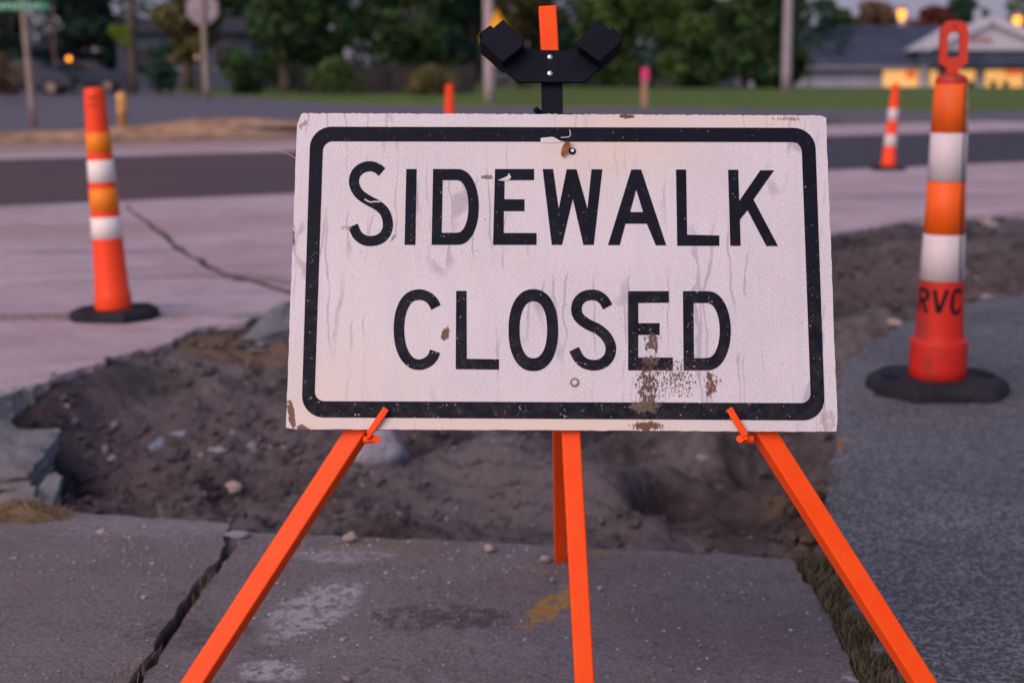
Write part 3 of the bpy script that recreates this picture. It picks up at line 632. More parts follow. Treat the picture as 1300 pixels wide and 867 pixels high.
def on_dirt_far(r, n):
    P = np.column_stack([r.uniform(.9, 4.0, n * 3), r.uniform(4.3, 9.0, n * 3)])
    z = ground_z(P[:, 0], P[:, 1]); ok = ~(inside(PA, P[:, 0], P[:, 1]) | inside(PP, P[:, 0], P[:, 1]))
    return [(P[i, 0], P[i, 1], z[i] - .002) for i in np.nonzero(ok)[0][:n]]
def on_path(r, n):
    out = []
    while len(out) < n:
        x, y = G(r.uniform(1050, 1320), r.uniform(380, 880))
        if inside(PP, np.array([x]), np.array([y]))[0]: out.append((x, y, 0))
    return out
scatter('gravel', M['rockp'], 900, on_slab, .0007, .0034, 11, 'fine pale grit strewn over the pavement slabs')
scatter('gravel', M['rock'], 900, near_spots([(430, 690, 40, 12), (210, 690, 80, 20), (620, 700, 60, 14), (390, 760, 40, 40), (130, 700, 60, 25), (480, 720, 60, 30), (860, 800, 90, 50)]), .001, .006, 12, 'small chips gathered along the broken slab edge')
scatter('dirt_crumbs', M['soil'], 5200, on_dirt, .003, .022, 13, 'loose crumbs of dark soil in the pit', 'soil', flat=.8)
scatter('dirt_crumbs', simple('clay_clods', (.085, .062, .048), .95, .5, 9, .8, 50), 420, on_wall, .006, .032, 18, 'brown clay clods tumbling from the asphalt edge', 'soil', flat=.9)
scatter('dirt_crumbs', M['soil'], 1500, on_dirt_far, .004, .035, 14, 'loose clods on the far dirt strip', 'soil', flat=.8)
scatter('gravel', M['rockp'], 500, on_dirt, .003, .011, 15, 'pale gravel mixed in the pit soil')
scatter('gravel', M['rock'], 160, on_path, .001, .004, 16, 'fine grit lying on the asphalt path')

# grass strip between slab and asphalt, dry tufts, weeds
def blades(name, mat, pts, hmin, hmax, wd, seed, lean=.6, label=None, cat=None, kind=None, group=None):
    r = random.Random(seed); V = []; Fc = []
    x0, y0 = (pts[0][0], pts[0][1]) if kind != 'stuff' else (0, 0); z0 = pts[0][2] if kind != 'stuff' else 0
    for (x, y, z) in pts:
        a = r.random() * 6.3; h = r.uniform(hmin, hmax); l = r.uniform(.2, 1) * lean * h; dx, dy = math.cos(a), math.sin(a); b = a + 1.57; ww = wd * r.uniform(.5, 1)
        bx, by = math.cos(b) * ww, math.sin(b) * ww; o = len(V)
        V += [(x - bx - x0, y - by - y0, z - .004 - z0), (x + bx - x0, y + by - y0, z - .004 - z0), (x + dx * l * .4 + bx * .7 - x0, y + dy * l * .4 + by * .7 - y0, z + h * .6 - z0), (x + dx * l * .4 - bx * .7 - x0, y + dy * l * .4 - by * .7 - y0, z + h * .6 - z0), (x + dx * l - x0, y + dy * l - y0, z + h - z0)]
        Fc += [(o, o + 1, o + 2, o + 3), (o + 3, o + 2, o + 4)]
    ob = mesh(name, V, Fc, mat); ob.location = (x0, y0, z0); return tag(ob, label, cat, group, kind)
verge = gp((1008, 706), (1040, 755), (1068, 810), (1092, 860), (1140, 960), (1215, 960), (1146, 860), (1104, 790), (1074, 740), (1050, 704))
MB().prism([(p[0], p[1]) for p in verge], -.084, -.018).build('verge', M['soil'])['kind'] = 'structure'
def in_poly(poly, n, z, seed):
    r = np.random.default_rng(seed); P = np.array(poly); out = []
    while len(out) < n:
        q = r.uniform(P.min(0), P.max(0), (4000, 2)); ok = inside(poly, q[:, 0], q[:, 1]); den = vnoise(q[:, 0] * 22, q[:, 1] * 22, seed) > -.12 + .24 * r.random(4000) - .1
        out += [(a, b, z) for a, b in q[ok & den]]
    return out[:n]
blades('grass', M['blade'], in_poly(verge, 3000, -.018, 21), .008, .034, .0021, 22, 1.0, 'short green grass growing between slab and asphalt', 'grass', 'stuff')
blades('grass', M['dryblade'], in_poly(verge, 1100, -.018, 23), .008, .030, .0012, 24, 1.3, 'dry blades mixed into the grass strip', 'grass', 'stuff')
def tuft(px, py, z, n, h, spread, label, mat='dryblade', sx_=1.0):
    x, y = G(px, py, z); z = z if z > -.03 else gz(x, y)
    blades('weed', M[mat], [(x, y, z)] + [(x + random.gauss(0, spread) * sx_, y + random.gauss(0, spread), z) for _ in range(n)], h * .4, h, .0009, int(px + py), 1.2, label, 'weed', None, 'weeds around the slabs')
tuft(236, 768, -.02, 120, .040, .022, 'dry straw weed in the middle of the joint crack')
tuft(252, 745, -.02, 90, .035, .020, 'dry straw weed in the upper part of the joint crack')
tuft(186, 842, -.02, 60, .034, .014, 'dry straw weed in the crack at the bottom edge')
tuft(162, 858, 0, 30, .028, .012, 'small tan weed at the lowest end of the joint crack')
tuft(300, 700, -.02, 70, .028, .03, 'low brown weed at the top end of the joint crack')
tuft(222, 662, -.24, 30, .06, .010, 'upright dry weed in the pit above the left slab')
tuft(356, 655, -.2, 40, .03, .010, 'small yellow weed in the pit left of the orange leg')
tuft(1088, 840, -.018, 60, .03, .012, 'yellowish weed in the grass strip by the right orange leg')
# brown matted clump on the left slab edge and sandy heap at the driveway edge
def clump(px, py, z, rx, ry, h, n, mat, label, seed, bh=.03):
    x, y = G(px, py, z); r = np.random.default_rng(seed)
    V = [(0, 0, h)]; Fc = []; nn, m = 30, 7
    for j in range(1, m + 1):
        for k in range(nn):
            a = k * math.tau / nn; q = j / m * (1 + .15 * math.sin(3 * a + seed) + .08 * math.sin(8 * a)); V.append((q * rx * math.cos(a), q * ry * math.sin(a), h * (math.cos(j / m * 3.14) * .5 + .5) * (1 + r.uniform(-.25, .25)) - (.012 if j == m else 0)))
    for k in range(nn): Fc.append((0, 1 + k, 1 + (k + 1) % nn))
    for j in range(m - 1):
        for k in range(nn): Fc.append((1 + j * nn + k, 1 + (j + 1) * nn + k, 1 + (j + 1) * nn + (k + 1) % nn, 1 + j * nn + (k + 1) % nn))
    for _ in range(n):
        a = r.uniform(0, 6.3); q = math.sqrt(r.random()) * .95; bx, by = q * rx * math.cos(a), q * ry * math.sin(a); bz = h * (math.cos(q * 3.14) * .5 + .5); d = r.uniform(0, 6.3); l = r.uniform(.3, 1) * bh; o = len(V)
        V += [(bx - .0012, by, bz - .003), (bx + .0012, by, bz - .003), (bx + math.cos(d) * l, by + math.sin(d) * l, bz + l * r.uniform(.0, .7))]; Fc.append((o, o + 1, o + 2))
    ob = mesh('dry_grass_clump', V, Fc, M[mat]); ob.location = (x, y, z); return tag(ob, label, 'dry grass', None)
clump(28, 655, 0, .125, .06, .036, 1600, 'dryblade', 'matted tan clump of dry grass on the left slab edge', 5)

# ------------------------------------------------------------ the sign
sign = empty('road_sign', (0, 0, 0), 'weathered white sidewalk closed sign with black border on the orange stand', 'road sign')
sign.matrix_world = SM
def smooth_path(pts, k=6):            # Catmull-Rom
    out = []; n = len(pts)
    for i in range(n - 1):
        p0, p1, p2, p3 = [Vector(pts[max(0, min(n - 1, i + j))]) for j in (-1, 0, 1, 2)]
        for j in range(k):
            t = j / k; out.append(.5 * ((2 * p1) + (p2 - p0) * t + (2 * p0 - 5 * p1 + 4 * p2 - p3) * t * t + (3 * p1 - p0 - 3 * p2 + p3) * t ** 3))
    return [tuple(p) for p in out] + [tuple(pts[-1])]
def ribbon(pts, wd, k=6):
    P = [Vector(p) for p in smooth_path(pts, k)]; L, Rr = [], []
    for i, p in enumerate(P):
        t = (P[min(i + 1, len(P) - 1)] - P[max(i - 1, 0)]).normalized(); n = Vector((-t.y, t.x)) * wd / 2
        L.append(p + n); Rr.append(p - n)
    return [tuple(p) for p in L + Rr[::-1]]
A5 = lambda p: (p[0] / 3.2105 + 340, p[1] / 3.2105 + 130)
A6 = lambda p: (p[0] / 3.2105 + 700, p[1] / 3.2105 + 130)
A7 = lambda p: (p[0] / 3.2105 + 340, p[1] / 3.2105 + 350)
A8 = lambda p: (p[0] / 3.2105 + 700, p[1] / 3.2105 + 350)
def bowl(a, b, k=8):   # D outer: straight top, elliptical right side
    (x0, y0), (x1, y1), xm = a, b, None
def Dpoly(xl, xlb, yt, yb, xs_, xr, inset=None):
    cy_ = (yt + yb) / 2; h = (yb - yt) / 2; pts = [(xl, yt), (xs_, yt)]
    for j in range(1, 24):
        t = -math.pi / 2 + math.pi * j / 24; ct, st = math.cos(t), math.sin(t); e = 1.55
        pts.append((xs_ + (xr - xs_) * abs(ct) ** (2 / 2.3), cy_ + h * (1 if st > 0 else -1) * abs(st) ** (2 / 2.0)))
    return pts + [(xs_ - 3, yb), (xlb, yb)]
def Opoly(x0, x1, y0, y1, e):
    pts = []; cx_, cy_ = (x0 + x1) / 2, (y0 + y1) / 2
    for j in range(48):
        t = math.tau * j / 48; ct, st = math.cos(t), math.sin(t)
        pts.append((cx_ + (x1 - x0) / 2 * (1 if ct > 0 else -1) * abs(ct) ** (2 / e), cy_ + (y1 - y0) / 2 * (1 if st > 0 else -1) * abs(st) ** (2 / e)))
    return pts
W1 = []; W2 = []      # (outer, holes) in picture measure
W1.append(([A5(p) for p in ribbon([(466, 287), (444, 270), (415, 263.5), (385, 271), (361, 292), (352, 322), (358, 352), (378, 380), (412, 403), (450, 424), (478, 452), (490, 495), (484, 530), (462, 556), (430, 567), (395, 564), (366, 543), (348, 505)], 41)], []))
W1.append(([A5(p) for p in [(565, 275), (607, 275), (602, 583), (558, 583)]], []))
W1.append(([A5(p) for p in Dpoly(674, 668, 275, 583, 772, 860)], [[A5(p) for p in Dpoly(713, 709, 320, 534, 770, 818)]]))
W1.append(([A5(p) for p in [(926, 275), (1085, 275), (1085, 320), (965, 320), (964, 398), (1046, 398), (1046, 446), (962, 446), (961, 535), (1095, 535), (1095, 583), (918, 583)]], []))
W1.append(([(688.9, 215.7), (702, 215.7), (709.2, 266), (719.3, 216), (731.8, 216), (745.6, 266), (750.8, 216), (764.5, 216), (753.6, 311.6), (740.5, 311.6), (727.0, 253), (713.4, 311.6), (700.4, 311.6)], []))
W1.append(([A6(p) for p in [(325, 277), (365, 277), (467, 585), (425, 585), (388, 497), (301, 497), (278, 584), (230, 584)]], [[A6(p) for p in [(345, 358), (373, 450), (320, 450)]]]))
W1.append(([A6(p) for p in [(507, 277), (548, 277), (552, 542), (683, 545), (683, 587), (512, 587)]], []))
W1.append(([A6(p) for p in [(719, 278), (760, 278), (764, 405), (850, 280), (906, 280), (822, 399), (922, 588), (875, 588), (798, 442), (767, 480), (770, 587), (728, 587)]], []))
W2.append(([A7(p) for p in ribbon([(686, 131), (672, 106), (650, 87), (618, 79), (583, 88), (558, 115), (541, 160), (535, 220), (541, 280), (558, 325), (585, 355), (618, 364), (650, 354), (672, 334), (682, 309)], 43)], []))
W2.append(([A7(p) for p in [(768, 64), (810, 64), (811, 340), (942, 342), (942, 384), (766, 382)]], []))
W2.append(([A7(p) for p in Opoly(981, 1183, 57, 390, 2.25)], [[A7(p) for p in Opoly(1026, 1138, 106, 338, 2.25)]]))
W2.append(([A8(p) for p in ribbon([(229, 129), (212, 101), (188, 84), (162, 80), (130, 88), (107, 112), (102, 145), (113, 172), (145, 198), (190, 220), (223, 250), (241, 290), (236, 328), (213, 355), (178, 366), (140, 360), (112, 338), (92, 301)], 43)], []))
W2.append(([A8(p) for p in [(312, 65), (478, 65), (478, 112), (353, 113), (353, 195), (440, 195), (440, 243), (353, 243), (353, 335), (494, 335), (494, 387), (312, 387)]], []))
W2.append(([A8(p) for p in Dpoly(535, 538, 65, 387, 632, 730)], [[A8(p) for p in Dpoly(578, 580, 113, 337, 630, 685)]]))
def lift(poly): return [S(*p) for p in poly]
PZ = .0025     # front face of the panel
def jagged(poly):  # slightly irregular cut vinyl
    return poly
for name_, WW, lab in (('lettering', W1, 'upper row of black letters, SIDEWALK'), ('lettering', W2, 'lower row of black letters, CLOSED')):
    mb = MB()
    for outer, holes in WW: mb.prism(lift(outer), PZ - .001, PZ + .0007, [lift(h) for h in holes])
    o = mb.build(name_, M['legend'], sign); o['label'] = lab
def rrect(c, rad, n=10):      # c: TL TR BR BL in picture measure -> sign coordinates, rounded
    q = [Vector(S(*p)) for p in c]; out = []
    for i in range(4):
        a, b, d = q[i - 1], q[i], q[(i + 1) % 4]; e1 = (a - b).normalized(); e2 = (d - b).normalized(); r = rad * (1 if not isinstance(rad, list) else 1)
        p0, p1 = b + e1 * r, b + e2 * r; ce = b + e1 * r + e2 * r
        for j in range(n + 1):
            t = j / n * math.pi / 2; out.append(tuple(ce - e2 * r * math.cos(t) - e1 * r * math.sin(t)))
    return out
bo = rrect([(394.5, 162), (1034, 163.5), (1047, 534), (383, 530)], .031); bi = rrect([(410.5, 180.5), (1017, 181.5), (1029, 512), (399.5, 509.5)], .014)
MB().prism(bo, PZ - .001, PZ + .0007, [bi]).build('border', M['legend'], sign)
# panel, 30 x 18 inches, worn edges
pw, ph = .381, .22875; outl = []
r0 = random.Random(3); cor = .006
def side(a, b, n, amp, tooth=False):
    a = Vector(a); b = Vector(b); d = (b - a); nn = Vector((-d.y, d.x)).normalized(); o = []
    for j in range(n):
        t = j / n; k = amp * (r0.uniform(-1, 1) + (1.2 if tooth and j % 2 else 0)); o.append(tuple(a + d * t + nn * k))
    return o
outl += side((-pw + cor, ph), (pw - cor, ph), 170, .0006, True); outl += side((pw - .001, ph - .003), (pw, -ph + cor), 40, .0005)
outl += side((pw - cor * .3, -ph + .001), (-pw + .002, -ph), 90, .0005); outl += side((-pw, -ph + .002), (-pw, ph - cor), 40, .0004)
MB().prism(outl[::-1], -.0045, PZ).build('panel', M['sheet'], sign)
def disc(mb, c, r, z0, z1, n=20):
    mb.prism([(c[0] + r * math.cos(k * math.tau / n), c[1] + r * math.sin(k * math.tau / n)) for k in range(n)], z0, z1)
c1 = S(726.5, 193); mb = MB(); disc(mb, c1, .0052, PZ - .001, PZ + .0012); o = mb.build('bolt_head', M['black'], sign); o['label'] = 'black bolt head near the top edge'
mb = MB(); disc(mb, c1, .0026, PZ + .0011, PZ + .0040, 6); mb.build('nut', M['bolt'], o)
c2 = S(729.5, 486); mb = MB(); disc(mb, c2, .0066, PZ - .001, PZ + .0008); o = mb.build('bolt_head', M['rust'], sign); o['label'] = 'small rusty bolt head below the lettering'
mb = MB(); disc(mb, c2, .0038, PZ + .0007, PZ + .0022, 6); mb.build('nut', M['sheet'], o)
# torn patch in the top border
tp = lift([(686, 178), (687, 176.5), (700, 175), (703, 175.5), (711, 180), (717, 181.5), (704, 182.5), (687, 182.5)])
o = MB().prism(tp, PZ, PZ + .0011).build('torn_patch', M['sheet'], sign)
o = MB().prism(lift(ribbon([(712, 175.8), (722, 175), (724, 171), (723, 166), (724.5, 178), (723, 174.5), (712, 176.8)][:4], .9, 3)), PZ, PZ + .0012).build('scratch', M['sheet'], sign)
o = MB().prism(lift(ribbon([(463, 254), (470, 257.5), (476, 257), (483, 257.2)], 1.6, 4)), PZ, PZ + .0012).build('scratch', M['sheet'], sign)
o = MB().prism(lift([(632, 230), (638, 227.5), (644, 225), (646, 221), (649, 226), (646, 230), (638, 230.8)]), PZ, PZ + .0012).build('scratch', M['sheet'], sign)
# dead leaf caught by the bolt
lf = lift(ribbon([(713, 198.5), (716, 191), (719, 185)], 1, 3)); V = []; Fc = []
n = 9
for j in range(n + 1):
    t = j / n; cx_ = 713.5 + 8.5 * t; cy_ = 200 - 18.5 * t; wd = 4.2 * math.sin(math.pi * min(1, t * .92 + .04)) ** .8
    for k in (-1, 0, 1):
        u, v = S(cx_ + k * wd * .9, cy_ + k * wd * .35); V.append((u, v, PZ + .0012 + abs(k) * .004 + .003 * math.sin(t * 3)))
for j in range(n):
    for k in range(2): Fc.append((j * 3 + k, j * 3 + k + 1, (j + 1) * 3 + k + 1, (j + 1) * 3 + k))
V = [SM @ Vector(v) for v in V]; o = mesh('dead_leaf', [v - V[0] for v in V], Fc, M['deadleaf'], None, True); o.location = V[0]
so_ = o.modifiers.new('solid', 'SOLIDIFY'); so_.thickness = .0004
tag(o, 'small curled brown leaf stuck beside the upper bolt of the sign', 'leaf')
# stray fibre at the left edge
fp = [PL(*p, .0) for p in smooth_path([(378, 203), (370, 198), (358, 193), (345, 191), (333, 191), (323, 194)], 5)]
o = MB().tube([p - fp[0] for p in fp], .00055, 6).build('straw_fibre', M['straw']); o.location = fp[0]; tag(o, 'pale curved fibre sticking out from the left edge of the sign', 'fibre')

# ------------------------------------------------------------ the stand (easel): mast, two side legs, rear leg
OFF = -.020
mast_top = PL(695, 12, OFF - .002); mast_low = PL(724.5, 550, OFF - .002); mast_foot = mast_low + (mast_low - mast_top).normalized() * ((mast_low.z - .0) / abs((mast_low - mast_top).normalized().z))
stand = empty('sign_stand', (mast_foot.x, mast_foot.y, 0), 'orange steel easel stand with black forked bracket holding the sidewalk closed sign', 'sign stand')
SO = Vector((mast_foot.x, mast_foot.y, 0))
def spart(name, mb, mat, parent=None, smooth=False):
    return mb.build(name, mat, parent or stand, smooth, SO)
def extend_to_ground(a, b, z=0.0):
    d = b - a; return a + d * ((z - a.z) / d.z)
rs(spart('mast', MB().bar(mast_top, mast_foot, .0262, .0262, SN, .0015), M['orange']))
apex = PL(712, 172, OFF - .004)
for (t, b, sgn) in (((454.5, 548), (247.5, 867), -1), ((968.0, 548), (1171.0, 867), 1)):
    p1 = PL(*t, OFF - .005); p2 = PL(*b, OFF - .005); top = p1 + (p1 - p2).normalized() * .02
    top = p1 + (p1 - p2).normalized() * ((apex.z - p1.z - .03) / (p1 - p2).normalized().z)
    foot = extend_to_ground(p1, p2, .001)
    up = (SN + SU * (.24 * sgn)).normalized()
    leg = rs(spart('leg', MB().bar(top, foot, .0285, .0262, up, .0015), M['orange']))
    leg['label'] = 'left side leg' if sgn < 0 else 'right side leg'
    # hook that carries the sign, and its pin
    hx = [((468.5, 551), (479, 533), (490.5, 518.5)), ((946.5, 553), (935, 535), (925.5, 518.5))][0 if sgn < 0 else 1]
    mb = MB(); q0 = PL(hx[0][0], hx[0][1] + 4, -.006); q1 = PL(hx[0][0], hx[0][1], .008); q2 = PL(*hx[2], .010)
    mb.bar(q0, q1, .011, .005, SU, 0); mb.bar(q1, q2, .0095, .0045, SN, .001)
    hk = spart('hook', mb, M['orange'], leg); rs(hk, .6)
    pc = [(478, 557.5), (939.5, 557)][0 if sgn < 0 else 1]; a = PL(*pc, .012); b = PL(*pc, -.012); c_in = PL(hx[0][0] - 2 * -sgn, hx[0][1] + 6, .002)
    mb = MB(); mb.tube([PL(pc[0], pc[1], -.002), PL(pc[0] + sgn * 16, pc[1] + 1, -.004)], .0055, 12); mb.tube([PL(pc[0], pc[1], .006), PL(pc[0], pc[1], -.012)], .0052, 14)
    spart('pin', mb, M['orange'], hk, False)
rf = G(711.5, 708); rear_foot = Vector((rf[0], rf[1], .001)); rear_top = PL(708, 165, OFF - .034)
o = rs(spart('leg', MB().bar(rear_top, rear_foot, .0255, .0255, SN, .0015), M['orange'])); o['label'] = 'rear prop leg'
spart('hinge', MB().bar(PL(708, 158, OFF - .05), PL(708, 158, OFF - .010), .05, .03, SV), M['black'])
# black sleeve and forked bracket above the sign
BF = OFF + .0130
spart('sleeve', MB().bar(PL(700, 76, OFF - .002), PL(702, 215, OFF - .002), .0305, .0305, SN, .001), M['black'])
A9 = lambda p: (p[0] / 5.78 + 600, p[1] / 5.78)
def onp(poly, o0, o1):
    mb = MB(); a = [((PL(*A9(p), o1) - SIGN_C).dot(SU), (PL(*A9(p), o1) - SIGN_C).dot(SV)) for p in poly]
    mb.prism(a, o0, o1, f=lambda x, y, z: SIGN_C + SU * x + SV * y + SN * z); 
    return mb
plate = [(60, 300), (50, 345), (215, 505), (270, 552), (330, 604), (830, 604), (878, 552), (940, 500), (1098, 330), (1085, 290), (925, 210), (765, 345), (735, 370), (400, 366), (375, 330), (215, 215)]
plate = plate[::-1]
o = rs(spart('bracket_plate', onp(plate[::-1], .0005, .006), M['black']))
for (x, y) in ((568, 420), (568, 540)):
    c = A9((x, y)); mb = MB(); ce = PL(c[0], c[1], .006); rr_ = []
    for j in range(6):
        t = j / 5 * math.pi / 2; rr_.append((.0046 * math.cos(t), .0022 * math.sin(t)))
    V = []; Fc = []; n = 20
    for (q, hgt) in rr_:
        for k in range(n): V.append(ce + SU * max(q, 1e-5) * math.cos(k * math.tau / n) + SV * max(q, 1e-5) * math.sin(k * math.tau / n) + SN * (hgt - .0002))
    for j in range(5):
        for k in range(n): Fc.append((j * n + k, j * n + (k + 1) % n, (j + 1) * n + (k + 1) % n, (j + 1) * n + k))
    mb.add(V, Fc); spart('bolt_head', mb, M['bolt'], o, True)
for k, dia in enumerate(([(225, 143), (378, 300), (372, 340), (222, 455), (50, 305), (52, 290)], [(918, 143), (770, 300), (776, 340), (930, 455), (1098, 305), (1096, 290)])):
    P = dia if k else dia[::-1]
    pr = onp(P, -.016, .030); hd = rs(spart('flag_holder', pr, M['black']), 1.6); hd['label'] = 'black square flag holder on the %s arm of the bracket' % ('right' if k else 'left')
    lug = [(130, 188), (160, 215), (90, 275), (50, 262), (58, 240)] if not k else [(1025, 200), (1095, 262), (1085, 290), (1010, 225)]
    if k: lug = lug
    else: lug = lug
    spart('lug', onp(lug, -.030, -.010), M['black'], hd)
spart('knob', MB().tube([PL(680, 139, -.002), PL(687, 146, -.012)], .0045, 12), M['black'])

# ------------------------------------------------------------ channelizers (tall traffic cones on rubber feet)
def conemat(name, bands, seed, wear=.35):
    s = NT(name, .5, .35); sp = s.N('ShaderNodeSeparateXYZ'); s.L(s.co, sp.inputs[0]); z = sp.outputs[2]
    c = bands[0][1]
    c = s.mix(0.0, c, c)
    for zb, colr in bands[1:]:
        c = s.mix(s.rr(z, zb - .0008, zb + .0008, smooth=False), c, colr)
    c = s.mix(s.rr(s.noise(9, 5, .7, s.mapping((1, 1, .35), (seed, 0, 0))), .50, .72, 0, wear), c, (.16, .045, .025))
    c = s.mix(s.ma('MULTIPLY', s.rr(s.noise(55, 5, .7), .58, .70, 0, .8), wear * 1.4), c, (.12, .05, .04))
    s.bump(s.noise(30, 3), .2, .003)
    return s.base(c)
RED = (.62, .020, .010); ORG = (.95, .10, .012); WHT = (.68, .60, .58); YOR = (1.0, .22, .01)
ds = AT(1189, 480, 1).length
bx_, by_ = G(1189, 495)
def zat(py, Yd, x): return H + ray(x, py).z / ray(x, py).y * Yd
zb = lambda py: zat(py, by_, 1200)
HZ = [zb(p) for p in (485, 430, 425, 355, 296, 230, 168, 102, 96)]
con = empty('channelizer', (bx_, by_, 0), 'nearest channelizer cone at right with RVC lettering and loop handle', 'traffic cone')
con.rotation_euler = (0, R(-.5), R(8))
prof = [(.089, .035), (.0895, HZ[1] - .012), (.0885, HZ[1] - .004), (.083, HZ[1] + .003), (.0765, HZ[1] + .006), (.0745, HZ[1] + .022), (.0665, HZ[3]), (.061, HZ[4]), (.0565, HZ[5]), (.0535, HZ[6]), (.0490, HZ[7] - .012), (.0485, HZ[7]), (.044, HZ[7] + .010), (.030, HZ[7] + .018), (.012, HZ[7] + .022)]
pf = []
for (a, b) in zip(prof[:-1], prof[1:]):
    for j in range(3): t = j / 3; pf.append((a[0] + (b[0] - a[0]) * t, a[1] + (b[1] - a[1]) * t))
pf.append(prof[-1])
mb = MB(); mb.lathe(pf, 48); body = mb.build('body', conemat('orange_cone_plastic', [(0, RED), (HZ[7] + .002, (.50, .04, .02))], 1, .6), con, True)
def band(z0, z1, r0_, r1_, mat, parent, n=48):
    return MB().lathe([(r0_ - .0005, z0), (r0_ + .0018, z0 + .001), (r1_ + .0018, z1 - .001), (r1_ - .0005, z1)], n, False).build('reflective_band', mat, parent, True)
def rad(z):
    for (a, b) in zip(prof[:-1], prof[1:]):
        if a[1] <= z <= b[1]: return a[0] + (b[0] - a[0]) * (z - a[1]) / (b[1] - a[1])
    return .05
m_w = conemat('dirty_white_band', [(0, (.68, .60, .61))], 2, .22); m_o = conemat('orange_reflective_band', [(0, (.95, .13, .008))], 3, .3)
for a, b, m in ((HZ[3], HZ[4], m_w), (HZ[4], HZ[5], m_o), (HZ[5], HZ[6], m_w), (HZ[6], HZ[7] - .01, m_o)):
    band(a + .001, b - .001, rad(a), rad(b), m, con)
# seam of the wrapped sheeting
th = R(-62)
V = []; zz = np.linspace(HZ[3] + .004, HZ[7] - .014, 30)
for z in zz:
    r = rad(z) + .0026
    for dt in (-.075, .05): V.append((r * math.cos(th + dt + .02 * math.sin(z * 40)), r * math.sin(th + dt + .02 * math.sin(z * 40)), z))
mesh('seam', V, [(2 * j, 2 * j + 1, 2 * j + 3, 2 * j + 2) for j in range(len(zz) - 1)], M['rubber'], con)
V = []; zz = np.linspace(HZ[6] + .006, HZ[7] - .014, 14)
for z in zz:
    r = rad(z) + .0030
    for a_ in (R(-60), R(-48), R(-36)): V.append((r * math.cos(a_), r * math.sin(a_), z))
mesh('faded_strip', V, [(3 * j + k, 3 * j + k + 1, 3 * j + k + 4, 3 * j + k + 3) for j in range(len(zz) - 1) for k in (0, 1)], simple('sun_faded_tan_strip', (.60, .33, .17), .6, .3, 30), con)
# stencilled letters
def cyl_text(strokes, wd, th0, sc, z0, mat, parent, name='stencil_lettering'):
    V = []; Fc = []
    for st in strokes:
        P = smooth_path(st, 5); P = [Vector(p) for p in P]; o = len(V)
        for i, p in enumerate(P):
            t = (P[min(i + 1, len(P) - 1)] - P[max(i - 1, 0)]).normalized(); n = Vector((-t.y, t.x)) * wd / 2
            for q in (p + n, p - n):
                z = z0 + q.y * sc; r = rad(z) + .0006; a = th0 + q.x * sc / r; V.append((r * math.cos(a), r * math.sin(a), z))
        Fc += [(o + 2 * j, o + 2 * j + 1, o + 2 * j + 3, o + 2 * j + 2) for j in range(len(P) - 1)]
    return mesh(name, V, Fc, mat, parent)
LR = [[(0, 0), (0, 1)], [(0, .93), (.3, .93), (.46, .82), (.46, .65), (.3, .52), (0, .5)], [(.22, .5), (.5, 0)]]
LV = [[(.75, 1), (.98, .04)], [(1.02, .04), (1.27, 1)]]
LC = [[(1.98, .8), (1.88, .95), (1.72, .97), (1.57, .85), (1.52, .5), (1.57, .15), (1.72, .03), (1.88, .05), (1.98, .2)]]
zt = zb(394); cyl_text(LR + LV + LC, .17, R(-172) - R(8), zb(364) - zt, zt, M['black'], con)
# handle: flat loop
hb = HZ[7] + .012; ht = zb(27); wpx = by_ * 1.0 / F * 1.0
hw = 16.5 * by_ / F * 1.02; hh = ht - hb
def lp(y): return hb + hh * y
outer = [(-hw * .40, hb - .004), (-hw * .42, lp(.10)), (-hw * .50, lp(.16)), (-hw * .92, lp(.22)), (-hw, lp(.28)), (-hw * .98, lp(.80)), (-hw * .85, lp(.92)), (-hw * .55, lp(.99)), (0, lp(1.0)), (hw * .55, lp(.99)), (hw * .85, lp(.92)), (hw * .98, lp(.80)), (hw, lp(.28)), (hw * .92, lp(.22)), (hw * .50, lp(.16)), (hw * .42, lp(.10)), (hw * .40, hb - .004)]
hole = [(-hw * .42, lp(.34)), (-hw * .45, lp(.38)), (-hw * .45, lp(.72)), (-hw * .30, lp(.79)), (hw * .30, lp(.79)), (hw * .45, lp(.72)), (hw * .45, lp(.38)), (hw * .42, lp(.34))]
mb = MB(); mb.prism(outer, -.013, .013, [hole], f=lambda x, y, z: (x, -z, y)); hd = mb.build('handle', conemat('orange_handle_plastic', [(0, (.66, .045, .022))], 4), con); b = hd.modifiers.new('bevel', 'BEVEL'); b.width = .004; b.segments = 3; b.limit_method = 'ANGLE'
hd.rotation_euler[2] = R(-14)
mb = MB(); disc(mb, (0, 0), .0036, 0, .002); mb = MB().prism([(.0036 * math.cos(k), .0036 * math.sin(k) + lp(.89)) for k in np.linspace(0, 5.7, 10)], .0125, .0136, f=lambda x, y, z: (x, -z, y)); o = mb.build('peg_hole', M['rubber'], hd)
